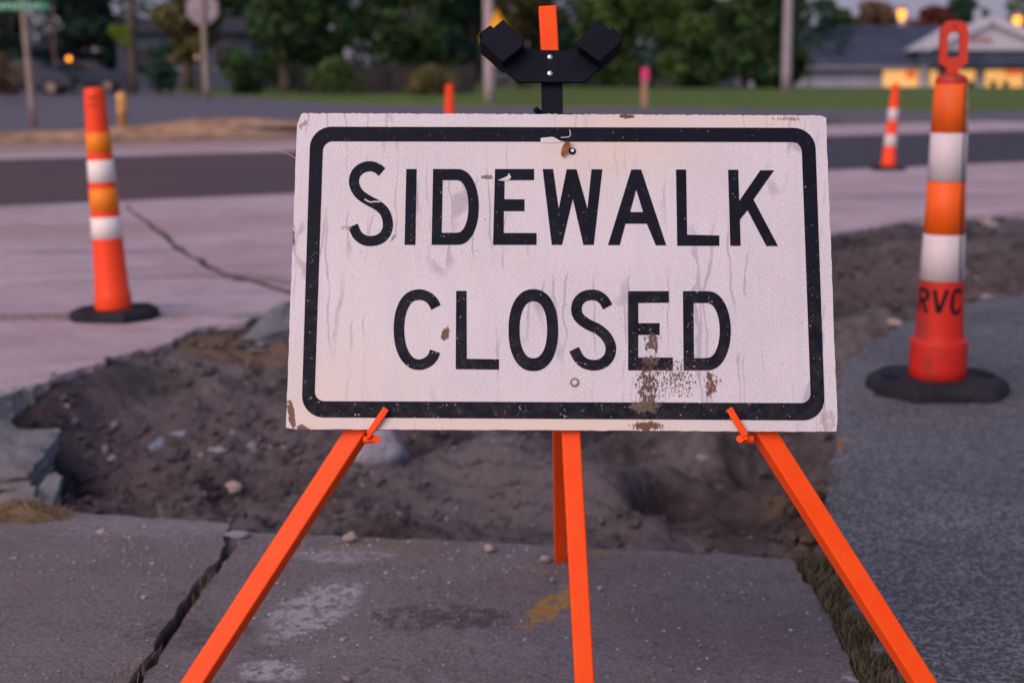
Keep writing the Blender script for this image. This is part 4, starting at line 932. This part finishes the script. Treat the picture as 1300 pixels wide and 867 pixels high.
def rubber_base(parent, rx, ry, h, rot=0):
    pts = []
    for sx_, sy_ in ((-1, -1), (1, -1), (1, 1), (-1, 1)):
        p = [(sx_ * rx, sy_ * ry * .38), (sx_ * rx * .60, sy_ * ry)]
        pts += p if sx_ * sy_ > 0 else p[::-1]
    sc = lambda k: [(x * k, y * k) for x, y in pts]
    V = [(x, y, 0) for x, y in sc(1)] + [(x, y, h * .62) for x, y in sc(.985)] + [(x, y, h) for x, y in sc(.92)]; n = 8
    Fc = [tuple(range(n))[::-1], tuple(range(2 * n, 3 * n))] + [(j * n + k, j * n + (k + 1) % n, (j + 1) * n + (k + 1) % n, (j + 1) * n + k) for j in range(2) for k in range(n)]
    o = mesh('rubber_base', V, Fc, M['rubber'], parent); b = o.modifiers.new('bevel', 'BEVEL'); b.width = .006; b.segments = 2; o.rotation_euler[2] = rot
    mb = MB()
    for sx_ in (-1, 1): MB().box((sx_ * rx * .72, 0, h + .001), (.045, .06, .006)).build('grip_recess', M['black'], o)
    return o
rubber_base(con, .212, .19, .046, R(-6))

def channelizer36(loc, height, r_bot, r_top, bands, label, lean=(0, 0), rot=0, mi=0, group='channelizers beyond the road'):
    t = empty('channelizer', loc, label, 'traffic cone', group, (lean[0], lean[1], rot))
    hgt = height; prof = [(r_bot * 1.10, .03), (r_bot * 1.08, .10), (r_bot, .115), (r_top, hgt - .05), (r_top * .97, hgt - .02), (r_top * .8, hgt - .004), (r_top * .4, hgt), (.002, hgt + .001)]
    pf = []
    for a, b in zip(prof[:-1], prof[1:]):
        for j in range(3): q = j / 3; pf.append((a[0] + (b[0] - a[0]) * q, a[1] + (b[1] - a[1]) * q))
    pf.append(prof[-1])
    MB().lathe(pf, 36).build('body', cone_small, t, True)
    rr2 = lambda z: r_bot + (r_top - r_bot) * (z - .115) / (hgt - .165)
    for z0, z1, m in bands:
        MB().lathe([(rr2(z0) - .0005, z0), (rr2(z0) + .002, z0 + .001), (rr2(z1) + .002, z1 - .001), (rr2(z1) - .0005, z1)], 36, False).build('reflective_band', m, t, True)
    rubber_base(t, .175, .15, .04, rot)
    return t
cone_small = conemat('faded_orange_plastic', [(0, (1.0, .065, .010))], 6, .12)
bw = simple('bright_white_band', (.88, .80, .74), .5, .04, 9); by2 = simple('yellow_orange_band', (1.0, .25, .008), .5, .06, 9)
lx, ly = G(145.5, 403); zl = lambda py: zat(py, ly, 135)
ch = channelizer36((lx, ly, 0), zl(111), .068, .042, [(zl(302), zl(275), bw), (zl(267), zl(239), by2), (zl(231), zl(203), bw), (zl(193), zl(168), by2)], 'bright orange channelizer cone standing on the driveway at left, leaning slightly', (0, R(-2.2)), R(-4), group=None)
# printed mark near its top
V = []; Fc = []
for (cz, hz, a0_, a1_) in ((zl(124), .010, -1.75, -1.15), (zl(134), .012, -1.85, -1.10)):
    o_ = len(V)
    for j in range(7):
        a = a0_ + (a1_ - a0_) * j / 6
        for z in (cz - hz / 2, cz + hz / 2): r = .0435; V.append((r * math.cos(a), r * math.sin(a), z))
    Fc += [(o_ + 2 * j, o_ + 2 * j + 2, o_ + 2 * j + 3, o_ + 2 * j + 1) for j in (0, 2, 4, 5)]
mesh('stencil_mark', V, Fc, simple('dark_stencil_ink', (.22, .05, .02), .6, .3, 40), ch)
rx_, ry_ = G(1127, 216); zr = lambda py: zat(py, ry_, 1130)
channelizer36((rx_, ry_, 0), zr(106), .068, .040, [(zr(186), zr(171), m_w), (zr(153), zr(138), m_w)], 'distant channelizer cone behind the near one, leaning right at the road edge', (0, R(2.6)), 0)
cx3, cy3 = G(571.5, 213); zc = lambda py: zat(py, cy3, 571)
channelizer36((cx3, cy3, 0), zc(107), .068, .044, [(.36, .46, m_w), (.18, .28, m_w)], 'distant orange channelizer cone whose top shows above the sign', (0, 0), 0)

# ------------------------------------------------------------ posts, poles, far signs
def pole(name, px0, py0, px1, py1, Yd, rpx, mat, label, cat, z_base=0.0, parts=None, group=None, ntop=0.85):
    b = AT(px1, py1, Yd); t = AT(px0, py0, Yd); b.z = z_base
    root = empty(name, (b.x, b.y, z_base), label, cat, group)
    d = t - b; n = 7; r = rpx * Yd / F
    MB().tube([d * (j / n) for j in range(n + 1)], [r * (1 - (1 - ntop) * j / n) for j in range(n + 1)], 14).build('pole', mat, root, True)
    return root, b, t
def Yg(py): d = ray(650, py); return -H / d.z * d.y
Y1 = Yg(160); rt, b, t = pole('street_sign', 26, -25, 43, 160, Y1, 4.2, M['metalpost'], 'leaning post with a green street name blade at the far left', 'street sign')
c = AT(25, 8, Y1) - b
mb = MB(); mb.box((c.x, c.y - .05, c.z), (AT(62, 8, Y1).x - AT(-12, 8, Y1).x, .012, .155)); bl = mb.build('name_blade', M['green'], rt); bl.rotation_euler = (0, 0, 0)
sq = MB()
for k in range(9): x = c.x - .42 + k * .095; sq.box((x, c.y - .059, c.z), (.018, .005, .08)); sq.box((x + .022, c.y - .059, c.z + .03 * (-1) ** k), (.045, .005, .018))
sq.build('lettering', M['paint'], bl)
Y2 = Yg(128); rt, b, t = pole('stop_sign', 255, -30, 263, 128, Y2, 4, M['metalpost'], 'octagonal stop sign seen from its grey back beside the street corner', 'stop sign')
c = AT(256, 11, Y2) - b; rr2 = 21 * Y2 / F
MB().prism([(rr2 * math.cos(R(22.5 + 45 * k)), rr2 * math.sin(R(22.5 + 45 * k))) for k in range(8)], .03, .045, f=lambda x, y, z: (c.x + x, c.y + z + .05, c.z + y)).build('sign_plate', M['grey'], rt)
MB().bar((c.x, c.y, c.z - rr2), (c.x, c.y, c.z + rr2), .06, .04, (0, 1, 0)).build('backing_bar', M['metalpost'], rt)
Y3 = Yg(165); bp = AT(156, 165, Y3); rb = empty('bollard', (bp.x, bp.y, 0), 'short worn yellow bollard on the sandy corner beyond the road', 'bollard')
hb_ = AT(156, 118, Y3).z; r_b = 6.0 * Y3 / F
MB().lathe([(r_b, -.05), (r_b, hb_ - .05), (r_b * .85, hb_ - .02), (r_b * .5, hb_), (.005, hb_ + .005)], 20).build('post', M['bollard'], rb, True)
MB().lathe([(r_b + .003, hb_ * .30), (r_b + .003, hb_ * .45)], 20, False).build('band', simple('worn_band', (.35, .15, .07)), rb, True)
pole('utility_pole', 66, 5, 72, 104, 70, 3.0, M['bark'], 'dim thin pole left of the amber lamp among dark trees', 'utility pole')
pole('utility_pole', 164, -40, 170, 112, 62, 5, M['bark'], 'pole rising behind the lime green foliage at left', 'utility pole')
rt, b, t = pole('utility_pole', 619.5, -60, 621.5, 131, Yg(131), 7.0, simple('pale_pole_wood', (.42, .33, .36), .9, .1, 2), 'pale utility pole behind the left black flag holder', 'utility pole')
Yc = Yg(131) - .4; ce = AT(630, 49, Yc); wr = empty('warning_sign', (ce.x, ce.y, ce.z), 'yellow diamond warning sign on the pole behind the bracket', 'warning sign')
hd_ = 35 * Yc / F; wr.rotation_euler[2] = R(-54); MB().prism([(0, hd_), (hd_, 0), (0, -hd_), (-hd_, 0)][::-1], -.01, .01, f=lambda x, y, z: (x, -z, y)).build('sign_plate', M['yellow'], wr)
MB().prism([(0, hd_ * .93), (hd_ * .93, 0), (0, -hd_ * .93), (-hd_ * .93, 0)], .011, .014, [[(0, hd_ * .88), (hd_ * .88, 0), (0, -hd_ * .88), (-hd_ * .88, 0)]], f=lambda x, y, z: (x, -z, y)).build('border', M['black'], wr)
pole('utility_pole', 1003, -60, 998, 112, 70, 6.2, simple('grey_pole_wood', (.34, .29, .33), .9, .1, 2), 'grey utility pole at the right end of the dark trees', 'utility pole')
ys_ = Yg(137); bp = AT(817.5, 137, ys_); sk = empty('survey_stake', (bp.x, bp.y, 0), 'wooden survey stake with a pink ribbon standing on the lawn', 'survey stake')
hs = AT(818, 88, ys_).z; MB().box((0, 0, hs / 2), (.16, .04, hs)).build('stake', M['stakewood'], sk); MB().box((.01, -.01, hs - .13), (.2, .07, .30)).build('ribbon', M['pink'], sk)

# ------------------------------------------------------------ store at right
YB = 112.0; gzB = -1.65
def bx3(mb, px0, px1, py0, py1, Yd, depth):
    a = AT(px0, py1, Yd); b = AT(px1, py0, Yd); mb.box(((a.x + b.x) / 2, Yd + depth / 2, (a.z + b.z) / 2), (b.x - a.x, depth, b.z - a.z)); return mb
store = empty('store', (AT(1200, 100, YB).x, YB, gzB), 'long single storey store with blue grey roof, white gable and lit yellow windows', 'store')
stO = Vector(store.location)
def sp_(name, mb, mat, parent=None): return mb.build(name, mat, parent or store, False, stO)
eave = AT(1100, 84, YB).z; x0 = AT(948, 90, YB).x; x1 = AT(1480, 90, YB).x
mb = MB(); mb.box(((x0 + x1) / 2, YB + 9, (eave + gzB) / 2), (x1 - x0, 18, eave - gzB)); sp_('wall', mb, M['wall'])
ridge = AT(1100, 33, YB + 9).z; xa = AT(1003, 86, YB).x; xb = AT(1052, 34, YB + 9).x; xe = x1 + .6
e_ = .25
V = [(x0 - .5, YB - .9, eave + .02), (xe, YB - .9, eave + .02), (xe, YB + 19, eave + .02), (x0 - .5, YB + 19, eave + .02), (xb, YB + 9, ridge), (xe - 3, YB + 9, ridge)]
V2 = [(v[0], v[1], v[2] - .35) for v in V[:4]]
rf_ = sp_('roof', MB().add(V + V2, [(0, 1, 5, 4), (1, 2, 5), (2, 3, 4, 5), (3, 0, 4), (0, 6, 7, 1), (1, 7, 8, 2), (2, 8, 9, 3), (3, 9, 6, 0), (6, 9, 8, 7)]), M['roof'])
sp_('fascia', MB().box(((x0 + xe) / 2, YB - .95, eave - .12), (xe - x0, .08, .30)), simple('dim_fascia', (.2, .2, .26)))
# gable over the entrance
gl, gr = AT(1172, 64, YB - 3), AT(1345, 64, YB - 3); gt = AT(1258, 28, YB - 3)
mb = MB(); mb.prism([(gl.x, gl.z), (gt.x, gt.z), (gr.x, gr.z)], -YB - 9, -YB + 3, f=lambda x, y, z: (x, -z, y)); gb = sp_('gable', mb, M['trim'])
for (a, b) in ((gl, gt), (gt, gr)):
    mb = MB().bar((a.x, YB - 3.3, a.z + .15), (b.x, YB - 3.3, b.z + .15), .6, .3, (0, 1, 0)); sp_('rake_board', mb, M['trim'], gb)
mb = MB()
for k, (px, py) in enumerate(((1231, 48), (1236, 50), (1241, 46), (1246, 50), (1251, 48), (1256, 50), (1222, 50), (1217, 48))):
    bx3(mb, px, px + 3.6, py, py + 5, YB - 3.12, .05)
sp_('sign_lettering', mb, M['redtext'], gb)
mb = MB(); bx3(mb, 1165, 1400, 67, 84, YB - 3, .3); sp_('entrance_awning', mb, M['roof'])
for k, (a, b, c0, c1_) in enumerate(((1121, 1166, 87, 111), (1180, 1190, 87, 111), (1204, 1238, 87, 106), (1250, 1300, 87, 112), (1306, 1360, 87, 112))):
    mb = MB(); bx3(mb, a, b, c0, c1_, YB - .06, .1); wn = sp_('window', mb, M['win'])
    mb = MB(); bx3(mb, a - 1, b + 1, c1_ - 1, c1_ + 1.5, YB - .12, .15); sp_('sill', mb, M['trim'], wn)
    if k in (0, 3):
        mb = MB(); bx3(mb, *((1150, 1163, 90, 100) if k == 0 else (1275, 1299, 90, 96)), YB - .12, .05); sp_('window_sign', mb, M['winred'], wn)
    if k in (2, 3, 4):
        for q in range(2):
            mb = MB(); bx3(mb, a + 7 + q * 16, a + 15 + q * 16, 103, 113, YB - .14, .06); sp_('pane', mb, M['dark'], wn)
mb = MB(); bx3(mb, 1168, 1178, 84, 112, YB - 1, .3); sp_('column', mb, M['trim']); mb = MB(); bx3(mb, 1239, 1249, 84, 112, YB - 1, .3); sp_('column', mb, M['trim'])
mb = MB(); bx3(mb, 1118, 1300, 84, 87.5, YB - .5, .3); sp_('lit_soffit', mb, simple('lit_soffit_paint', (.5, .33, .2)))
mb = MB(); mb.box((AT(1262, 20, YB).x, YB + 4, AT(1262, 24, YB).z), (.5, .5, 1.7)); sp_('vent_stack', mb, M['wall'], rf_)

def lamp(px, py, Yd, label, mirror=1, zb_=-1.65):
    p = AT(px, py, Yd); r = empty('street_lamp', (p.x + .8 * mirror, p.y, zb_), label, 'street lamp', 'lit street lamps')
    MB().tube([(0, 0, 0), (0, 0, p.z - zb_ - 1.0), (-.1 * mirror, 0, p.z - zb_ - .2), (-.5 * mirror, 0, p.z - zb_ + .05), (-.8 * mirror, 0, p.z - zb_ + .08)], [.12, .09, .06, .05, .05], 10).build('pole', M['metalpost'], r, True)
    MB().lathe([(.12, 0), (.42, .05), (.48, .3), (.3, .5), (.02, .52)], 16).build('housing', M['grey'], r, True).location = (-.8 * mirror, 0, p.z - zb_ - .02)
    m = MB().lathe([(.02, -1.1), (.26, -.9), (.40, -.45), (.44, 0.04)], 16).build('lamp_shade', M['sodium'], r, True); m.location = (-.8 * mirror, 0, p.z - zb_)
lamp(1145, 14, 150, 'lit orange street lamp above the store roof, nearer the picture centre')
lamp(1292, 22, 150, 'lit orange street lamp above the store at the right picture edge')
p = AT(87.5, 75, 58); r = empty('porch_lamp', (p.x, p.y, p.z), 'small glowing amber lamp among the dark trees at left', 'lamp')
MB().lathe([(.005, -.10), (.07, -.07), (.10, 0), (.07, .07), (.005, .10)], 16).build('globe', M['amber'], r, True); MB().box((0, .15, 0), (.05, .2, .05)).build('bracket', M['dark'], r)
MB().box((0, .3, -p.z / 2 + .1), (.10, .10, p.z + .2)).build('post', M['fence'], r)
for px, py, st, lab in ((213, 71, .05, 'faint ring shaped lamp on the pale house behind the stop sign'), (250, 73, .05, 'faint pale lamp to the right of the stop sign pole')):
    p = AT(px, py, 60); r = empty('wall_lamp', p, lab, 'lamp'); MB().lathe([(.005, -.10), (.06, -.07), (.09, 0), (.06, .07), (.005, .10)], 14).build('globe', emit('dim_lamp_glass', (.9, .6, .35), .16), r, True); MB().box((0, .12, 0), (.05, .14, .05)).build('bracket', M['dark'], r)
    MB().box((0, .2, -p.z / 2), (.08, .08, p.z)).build('post', M['fence'], r)

# ------------------------------------------------------------ houses, fence and cars at left
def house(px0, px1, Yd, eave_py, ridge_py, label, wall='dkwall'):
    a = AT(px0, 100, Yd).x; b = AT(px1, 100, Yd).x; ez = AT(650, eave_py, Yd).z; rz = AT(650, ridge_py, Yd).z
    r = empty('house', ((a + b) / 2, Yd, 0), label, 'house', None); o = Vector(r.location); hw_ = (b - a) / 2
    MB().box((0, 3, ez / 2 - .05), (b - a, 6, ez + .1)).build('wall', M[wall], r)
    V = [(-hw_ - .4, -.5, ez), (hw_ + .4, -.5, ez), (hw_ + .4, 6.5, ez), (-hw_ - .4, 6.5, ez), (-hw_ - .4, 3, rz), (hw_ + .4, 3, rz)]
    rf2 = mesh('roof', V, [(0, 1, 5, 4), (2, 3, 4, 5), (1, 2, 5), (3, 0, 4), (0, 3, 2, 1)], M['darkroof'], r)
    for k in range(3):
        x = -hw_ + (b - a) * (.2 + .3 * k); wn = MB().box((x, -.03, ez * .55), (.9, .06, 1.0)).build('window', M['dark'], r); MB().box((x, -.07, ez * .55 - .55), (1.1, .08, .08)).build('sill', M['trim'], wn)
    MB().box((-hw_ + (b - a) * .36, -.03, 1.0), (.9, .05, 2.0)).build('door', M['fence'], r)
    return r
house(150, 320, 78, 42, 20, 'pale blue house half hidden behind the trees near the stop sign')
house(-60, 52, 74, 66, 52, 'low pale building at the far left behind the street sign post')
def fence(px0, px1, py0, Yd, label):
    a = AT(px0, 100, Yd); b = AT(px1, 100, Yd); h = AT(650, py0, Yd).z; r = empty('fence', (a.x, Yd, 0), label, 'fence'); L = b.x - a.x
    MB().box((L / 2, 0, h / 2), (L, .06, h)).build('board_panel', M['fence'], r)
    for k in range(7): MB().box((L * k / 6, -.08, h / 2 + .04), (.14, .10, h + .1)).build('post', M['fence'], r)
fence(380, 600, 84, 62, 'low brown board fence at the back of the lawn')
def car(px, py, Yd, L, mat, label, rot):
    p = AT(px, py, Yd); r = empty('parked_car', (p.x, Yd, 0), label, 'car', None); r.rotation_euler[2] = rot
    prof = [(-L / 2, .35), (-L / 2, .75), (-L / 2 + .25, .95), (-L * .28, 1.0), (-L * .16, 1.42), (L * .17, 1.45), (L * .30, 1.02), (L / 2 - .15, .88), (L / 2, .65), (L / 2, .32)]
    o = MB().prism(prof[::-1], -.85, .85, f=lambda x, y, z: (x, z, y)).build('body', mat, r); b = o.modifiers.new('bevel', 'BEVEL'); b.width = .08; b.segments = 3
    for s_ in (-1, 1):
        MB().prism([(-L * .25, 1.0), (-L * .155, 1.36), (L * .155, 1.39), (L * .26, 1.02)][::-1], .855 * s_ - .012, .855 * s_ + .012, f=lambda x, y, z: (x, z, y)).build('side_window', M['glass'], r)
        for q in (-1, 1):
            w_ = MB().lathe([(.32, -.1), (.34, -.08), (.34, .08), (.32, .1)], 24).build('wheel', M['tyre'], r); w_.location = (q * L * .31, s_ * .8, .34); w_.rotation_euler = (R(90), 0, 0)
            h_ = MB().lathe([(.2, -.105), (.2, .105)], 16).build('rim', M['metalpost'], w_)
    return r
car(100, 100, 66, 4.4, M['car'], 'dark blue parked car below the amber lamp at left', R(8))
car(430, 92, 70, 4.6, M['carp'], 'dim silver blue parked car behind the board fence', R(-4))
car(28, 100, 60, 4.3, M['car'], 'dark parked car at the far left behind the street sign post', R(5))

# ------------------------------------------------------------ trees
def leaves(centres, n, size, seed):
    r = np.random.default_rng(seed); C_ = np.array([c[:3] for c in centres]); Rr = np.array([c[3] for c in centres]); wt = Rr ** 2; wt = wt / wt.sum()
    idx = r.choice(len(C_), n, p=wt); d = r.normal(size=(n, 3)); d /= np.linalg.norm(d, axis=1)[:, None]
    P = C_[idx] + d * (Rr[idx] * r.uniform(.45, 1.05, n) ** .6)[:, None] * np.array([1, 1, .8])
    a = r.normal(size=(n, 3)); a /= np.linalg.norm(a, axis=1)[:, None]; b = np.cross(a, r.normal(size=(n, 3))); b /= np.linalg.norm(b, axis=1)[:, None]
    s = (size * r.uniform(.5, 1.2, n))[:, None]
    V = np.stack([P - a * s, P + b * s * .55, P + a * s, P - b * s * .55], 1).reshape(-1, 3); Fc = np.arange(4 * n).reshape(-1, 4)
    return V, Fc
def tree(px, base_py, Yd, crown_w, crown_lo, crown_hi, mat, label, seed, n=5200, trunk_r=.22, z0=0.0, size=.26, group='trees in the background', name='tree', lobes=30):
    rr3 = random.Random(seed); p = AT(px, 100, Yd); t = empty(name, (p.x, Yd, z0), label, 'tree', group)
    H0, H1 = crown_lo - z0, crown_hi - z0; cw = crown_w / 2; cen = []
    mid = (H0 + H1) / 2
    for k in range(lobes):
        a = rr3.random() * 6.3; hz = rr3.uniform(0, 1); rad_ = cw * math.sqrt(max(.25, 1 - (2 * hz - .85) ** 2)) * rr3.uniform(.2, .85)
        cen.append((rad_ * math.cos(a), rad_ * math.sin(a), H0 + (H1 - H0) * hz, cw * rr3.uniform(.20, .38)))
    cen.append((0, 0, mid, cw * .5)); V, Fc = leaves(cen, n, size, seed)
    mesh('crown', V, Fc, M[mat], t)
    mb = MB(); mb.tube([(0, 0, -.2), (.05, 0, H0 * .5), (-.04, .03, H0), (.05, 0, mid), (0, 0, H1 * .9)], [trunk_r * 1.3, trunk_r, trunk_r * .85, trunk_r * .5, trunk_r * .12], 10)
    tr = mb.build('trunk', M['bark'], t, True); mb = MB()
    for c_ in cen[:9]: mb.tube([(0, 0, max(.4 * H0, H0 * .7)), (c_[0] * .45, c_[1] * .45, (H0 + c_[2]) / 2), (c_[0], c_[1], c_[2])], [trunk_r * .45, trunk_r * .28, trunk_r * .06], 7)
    mb.build('branches', M['bark'], tr, True)
    return t
PXM = lambda w_, Yd: w_ * Yd / F
def T(px0, px1, py0, py1, Yd, mat, label, seed, **k):   # crown seen between these picture limits
    return tree((px0 + px1) / 2, 0, Yd, PXM(px1 - px0, Yd) * 1.05, AT(650, py1, Yd).z, AT(650, py0, Yd).z, mat, label, seed, **k)
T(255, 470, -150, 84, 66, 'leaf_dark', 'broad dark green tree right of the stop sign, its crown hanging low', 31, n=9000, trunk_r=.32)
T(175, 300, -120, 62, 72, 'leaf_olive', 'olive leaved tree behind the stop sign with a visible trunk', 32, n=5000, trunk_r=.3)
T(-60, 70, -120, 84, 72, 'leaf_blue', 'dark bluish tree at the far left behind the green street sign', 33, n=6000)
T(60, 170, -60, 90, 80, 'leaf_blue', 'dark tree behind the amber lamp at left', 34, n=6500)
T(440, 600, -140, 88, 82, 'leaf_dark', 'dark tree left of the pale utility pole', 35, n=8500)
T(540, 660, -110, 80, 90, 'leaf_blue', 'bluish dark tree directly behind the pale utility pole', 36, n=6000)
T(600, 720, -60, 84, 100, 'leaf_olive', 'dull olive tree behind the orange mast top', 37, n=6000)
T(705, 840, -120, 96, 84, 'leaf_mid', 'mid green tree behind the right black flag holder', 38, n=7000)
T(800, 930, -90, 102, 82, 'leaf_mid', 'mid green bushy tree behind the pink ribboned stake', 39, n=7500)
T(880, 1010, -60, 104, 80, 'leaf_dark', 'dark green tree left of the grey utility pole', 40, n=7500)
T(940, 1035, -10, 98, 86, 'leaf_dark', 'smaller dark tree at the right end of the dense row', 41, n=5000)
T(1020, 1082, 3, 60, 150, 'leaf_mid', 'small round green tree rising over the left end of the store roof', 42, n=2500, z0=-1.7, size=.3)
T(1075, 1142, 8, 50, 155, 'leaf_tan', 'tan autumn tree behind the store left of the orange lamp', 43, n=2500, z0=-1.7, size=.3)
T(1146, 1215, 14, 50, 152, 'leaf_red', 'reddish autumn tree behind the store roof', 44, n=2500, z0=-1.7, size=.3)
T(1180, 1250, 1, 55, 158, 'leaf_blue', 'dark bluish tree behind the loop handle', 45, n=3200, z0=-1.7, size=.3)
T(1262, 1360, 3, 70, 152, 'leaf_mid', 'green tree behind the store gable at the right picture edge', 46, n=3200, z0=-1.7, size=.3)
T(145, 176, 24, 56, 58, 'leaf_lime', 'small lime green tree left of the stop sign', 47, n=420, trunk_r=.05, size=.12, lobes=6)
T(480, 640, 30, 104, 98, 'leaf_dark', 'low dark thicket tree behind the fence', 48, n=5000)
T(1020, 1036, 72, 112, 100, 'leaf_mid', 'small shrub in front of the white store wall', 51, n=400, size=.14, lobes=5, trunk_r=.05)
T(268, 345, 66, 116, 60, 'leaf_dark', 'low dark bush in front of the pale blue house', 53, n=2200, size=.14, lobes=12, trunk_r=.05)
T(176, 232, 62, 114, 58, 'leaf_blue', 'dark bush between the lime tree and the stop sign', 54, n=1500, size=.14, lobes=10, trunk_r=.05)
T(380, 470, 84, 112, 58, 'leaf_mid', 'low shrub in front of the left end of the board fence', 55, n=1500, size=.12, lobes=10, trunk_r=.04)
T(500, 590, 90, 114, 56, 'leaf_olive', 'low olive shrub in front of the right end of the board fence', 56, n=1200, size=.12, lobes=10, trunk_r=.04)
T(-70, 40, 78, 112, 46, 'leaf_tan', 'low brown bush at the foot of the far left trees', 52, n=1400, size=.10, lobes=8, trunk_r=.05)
def far_wood(name, x0, x1, y0, h, n, mat, seed, label, z0=0):
    r = np.random.default_rng(seed); cen = [(r.uniform(x0, x1), y0 + r.uniform(-4, 4), z0 + r.uniform(.2, h), r.uniform(1.6, 3.4)) for _ in range(int((x1 - x0) * 5))]
    V, Fc = leaves(cen, n, .42, seed); tag(mesh(name, V, Fc, M[mat]), label, 'woodland', None, 'stuff')
far_wood('woodland', -60, 24, 118, 26, 60000, 'leaf_blue', 61, 'dark far woodland behind the houses and the lawn')
far_wood('woodland', 10, 140, 190, 7, 16000, 'leaf_blue', 62, 'low hazy treeline far beyond the store', -1.7)
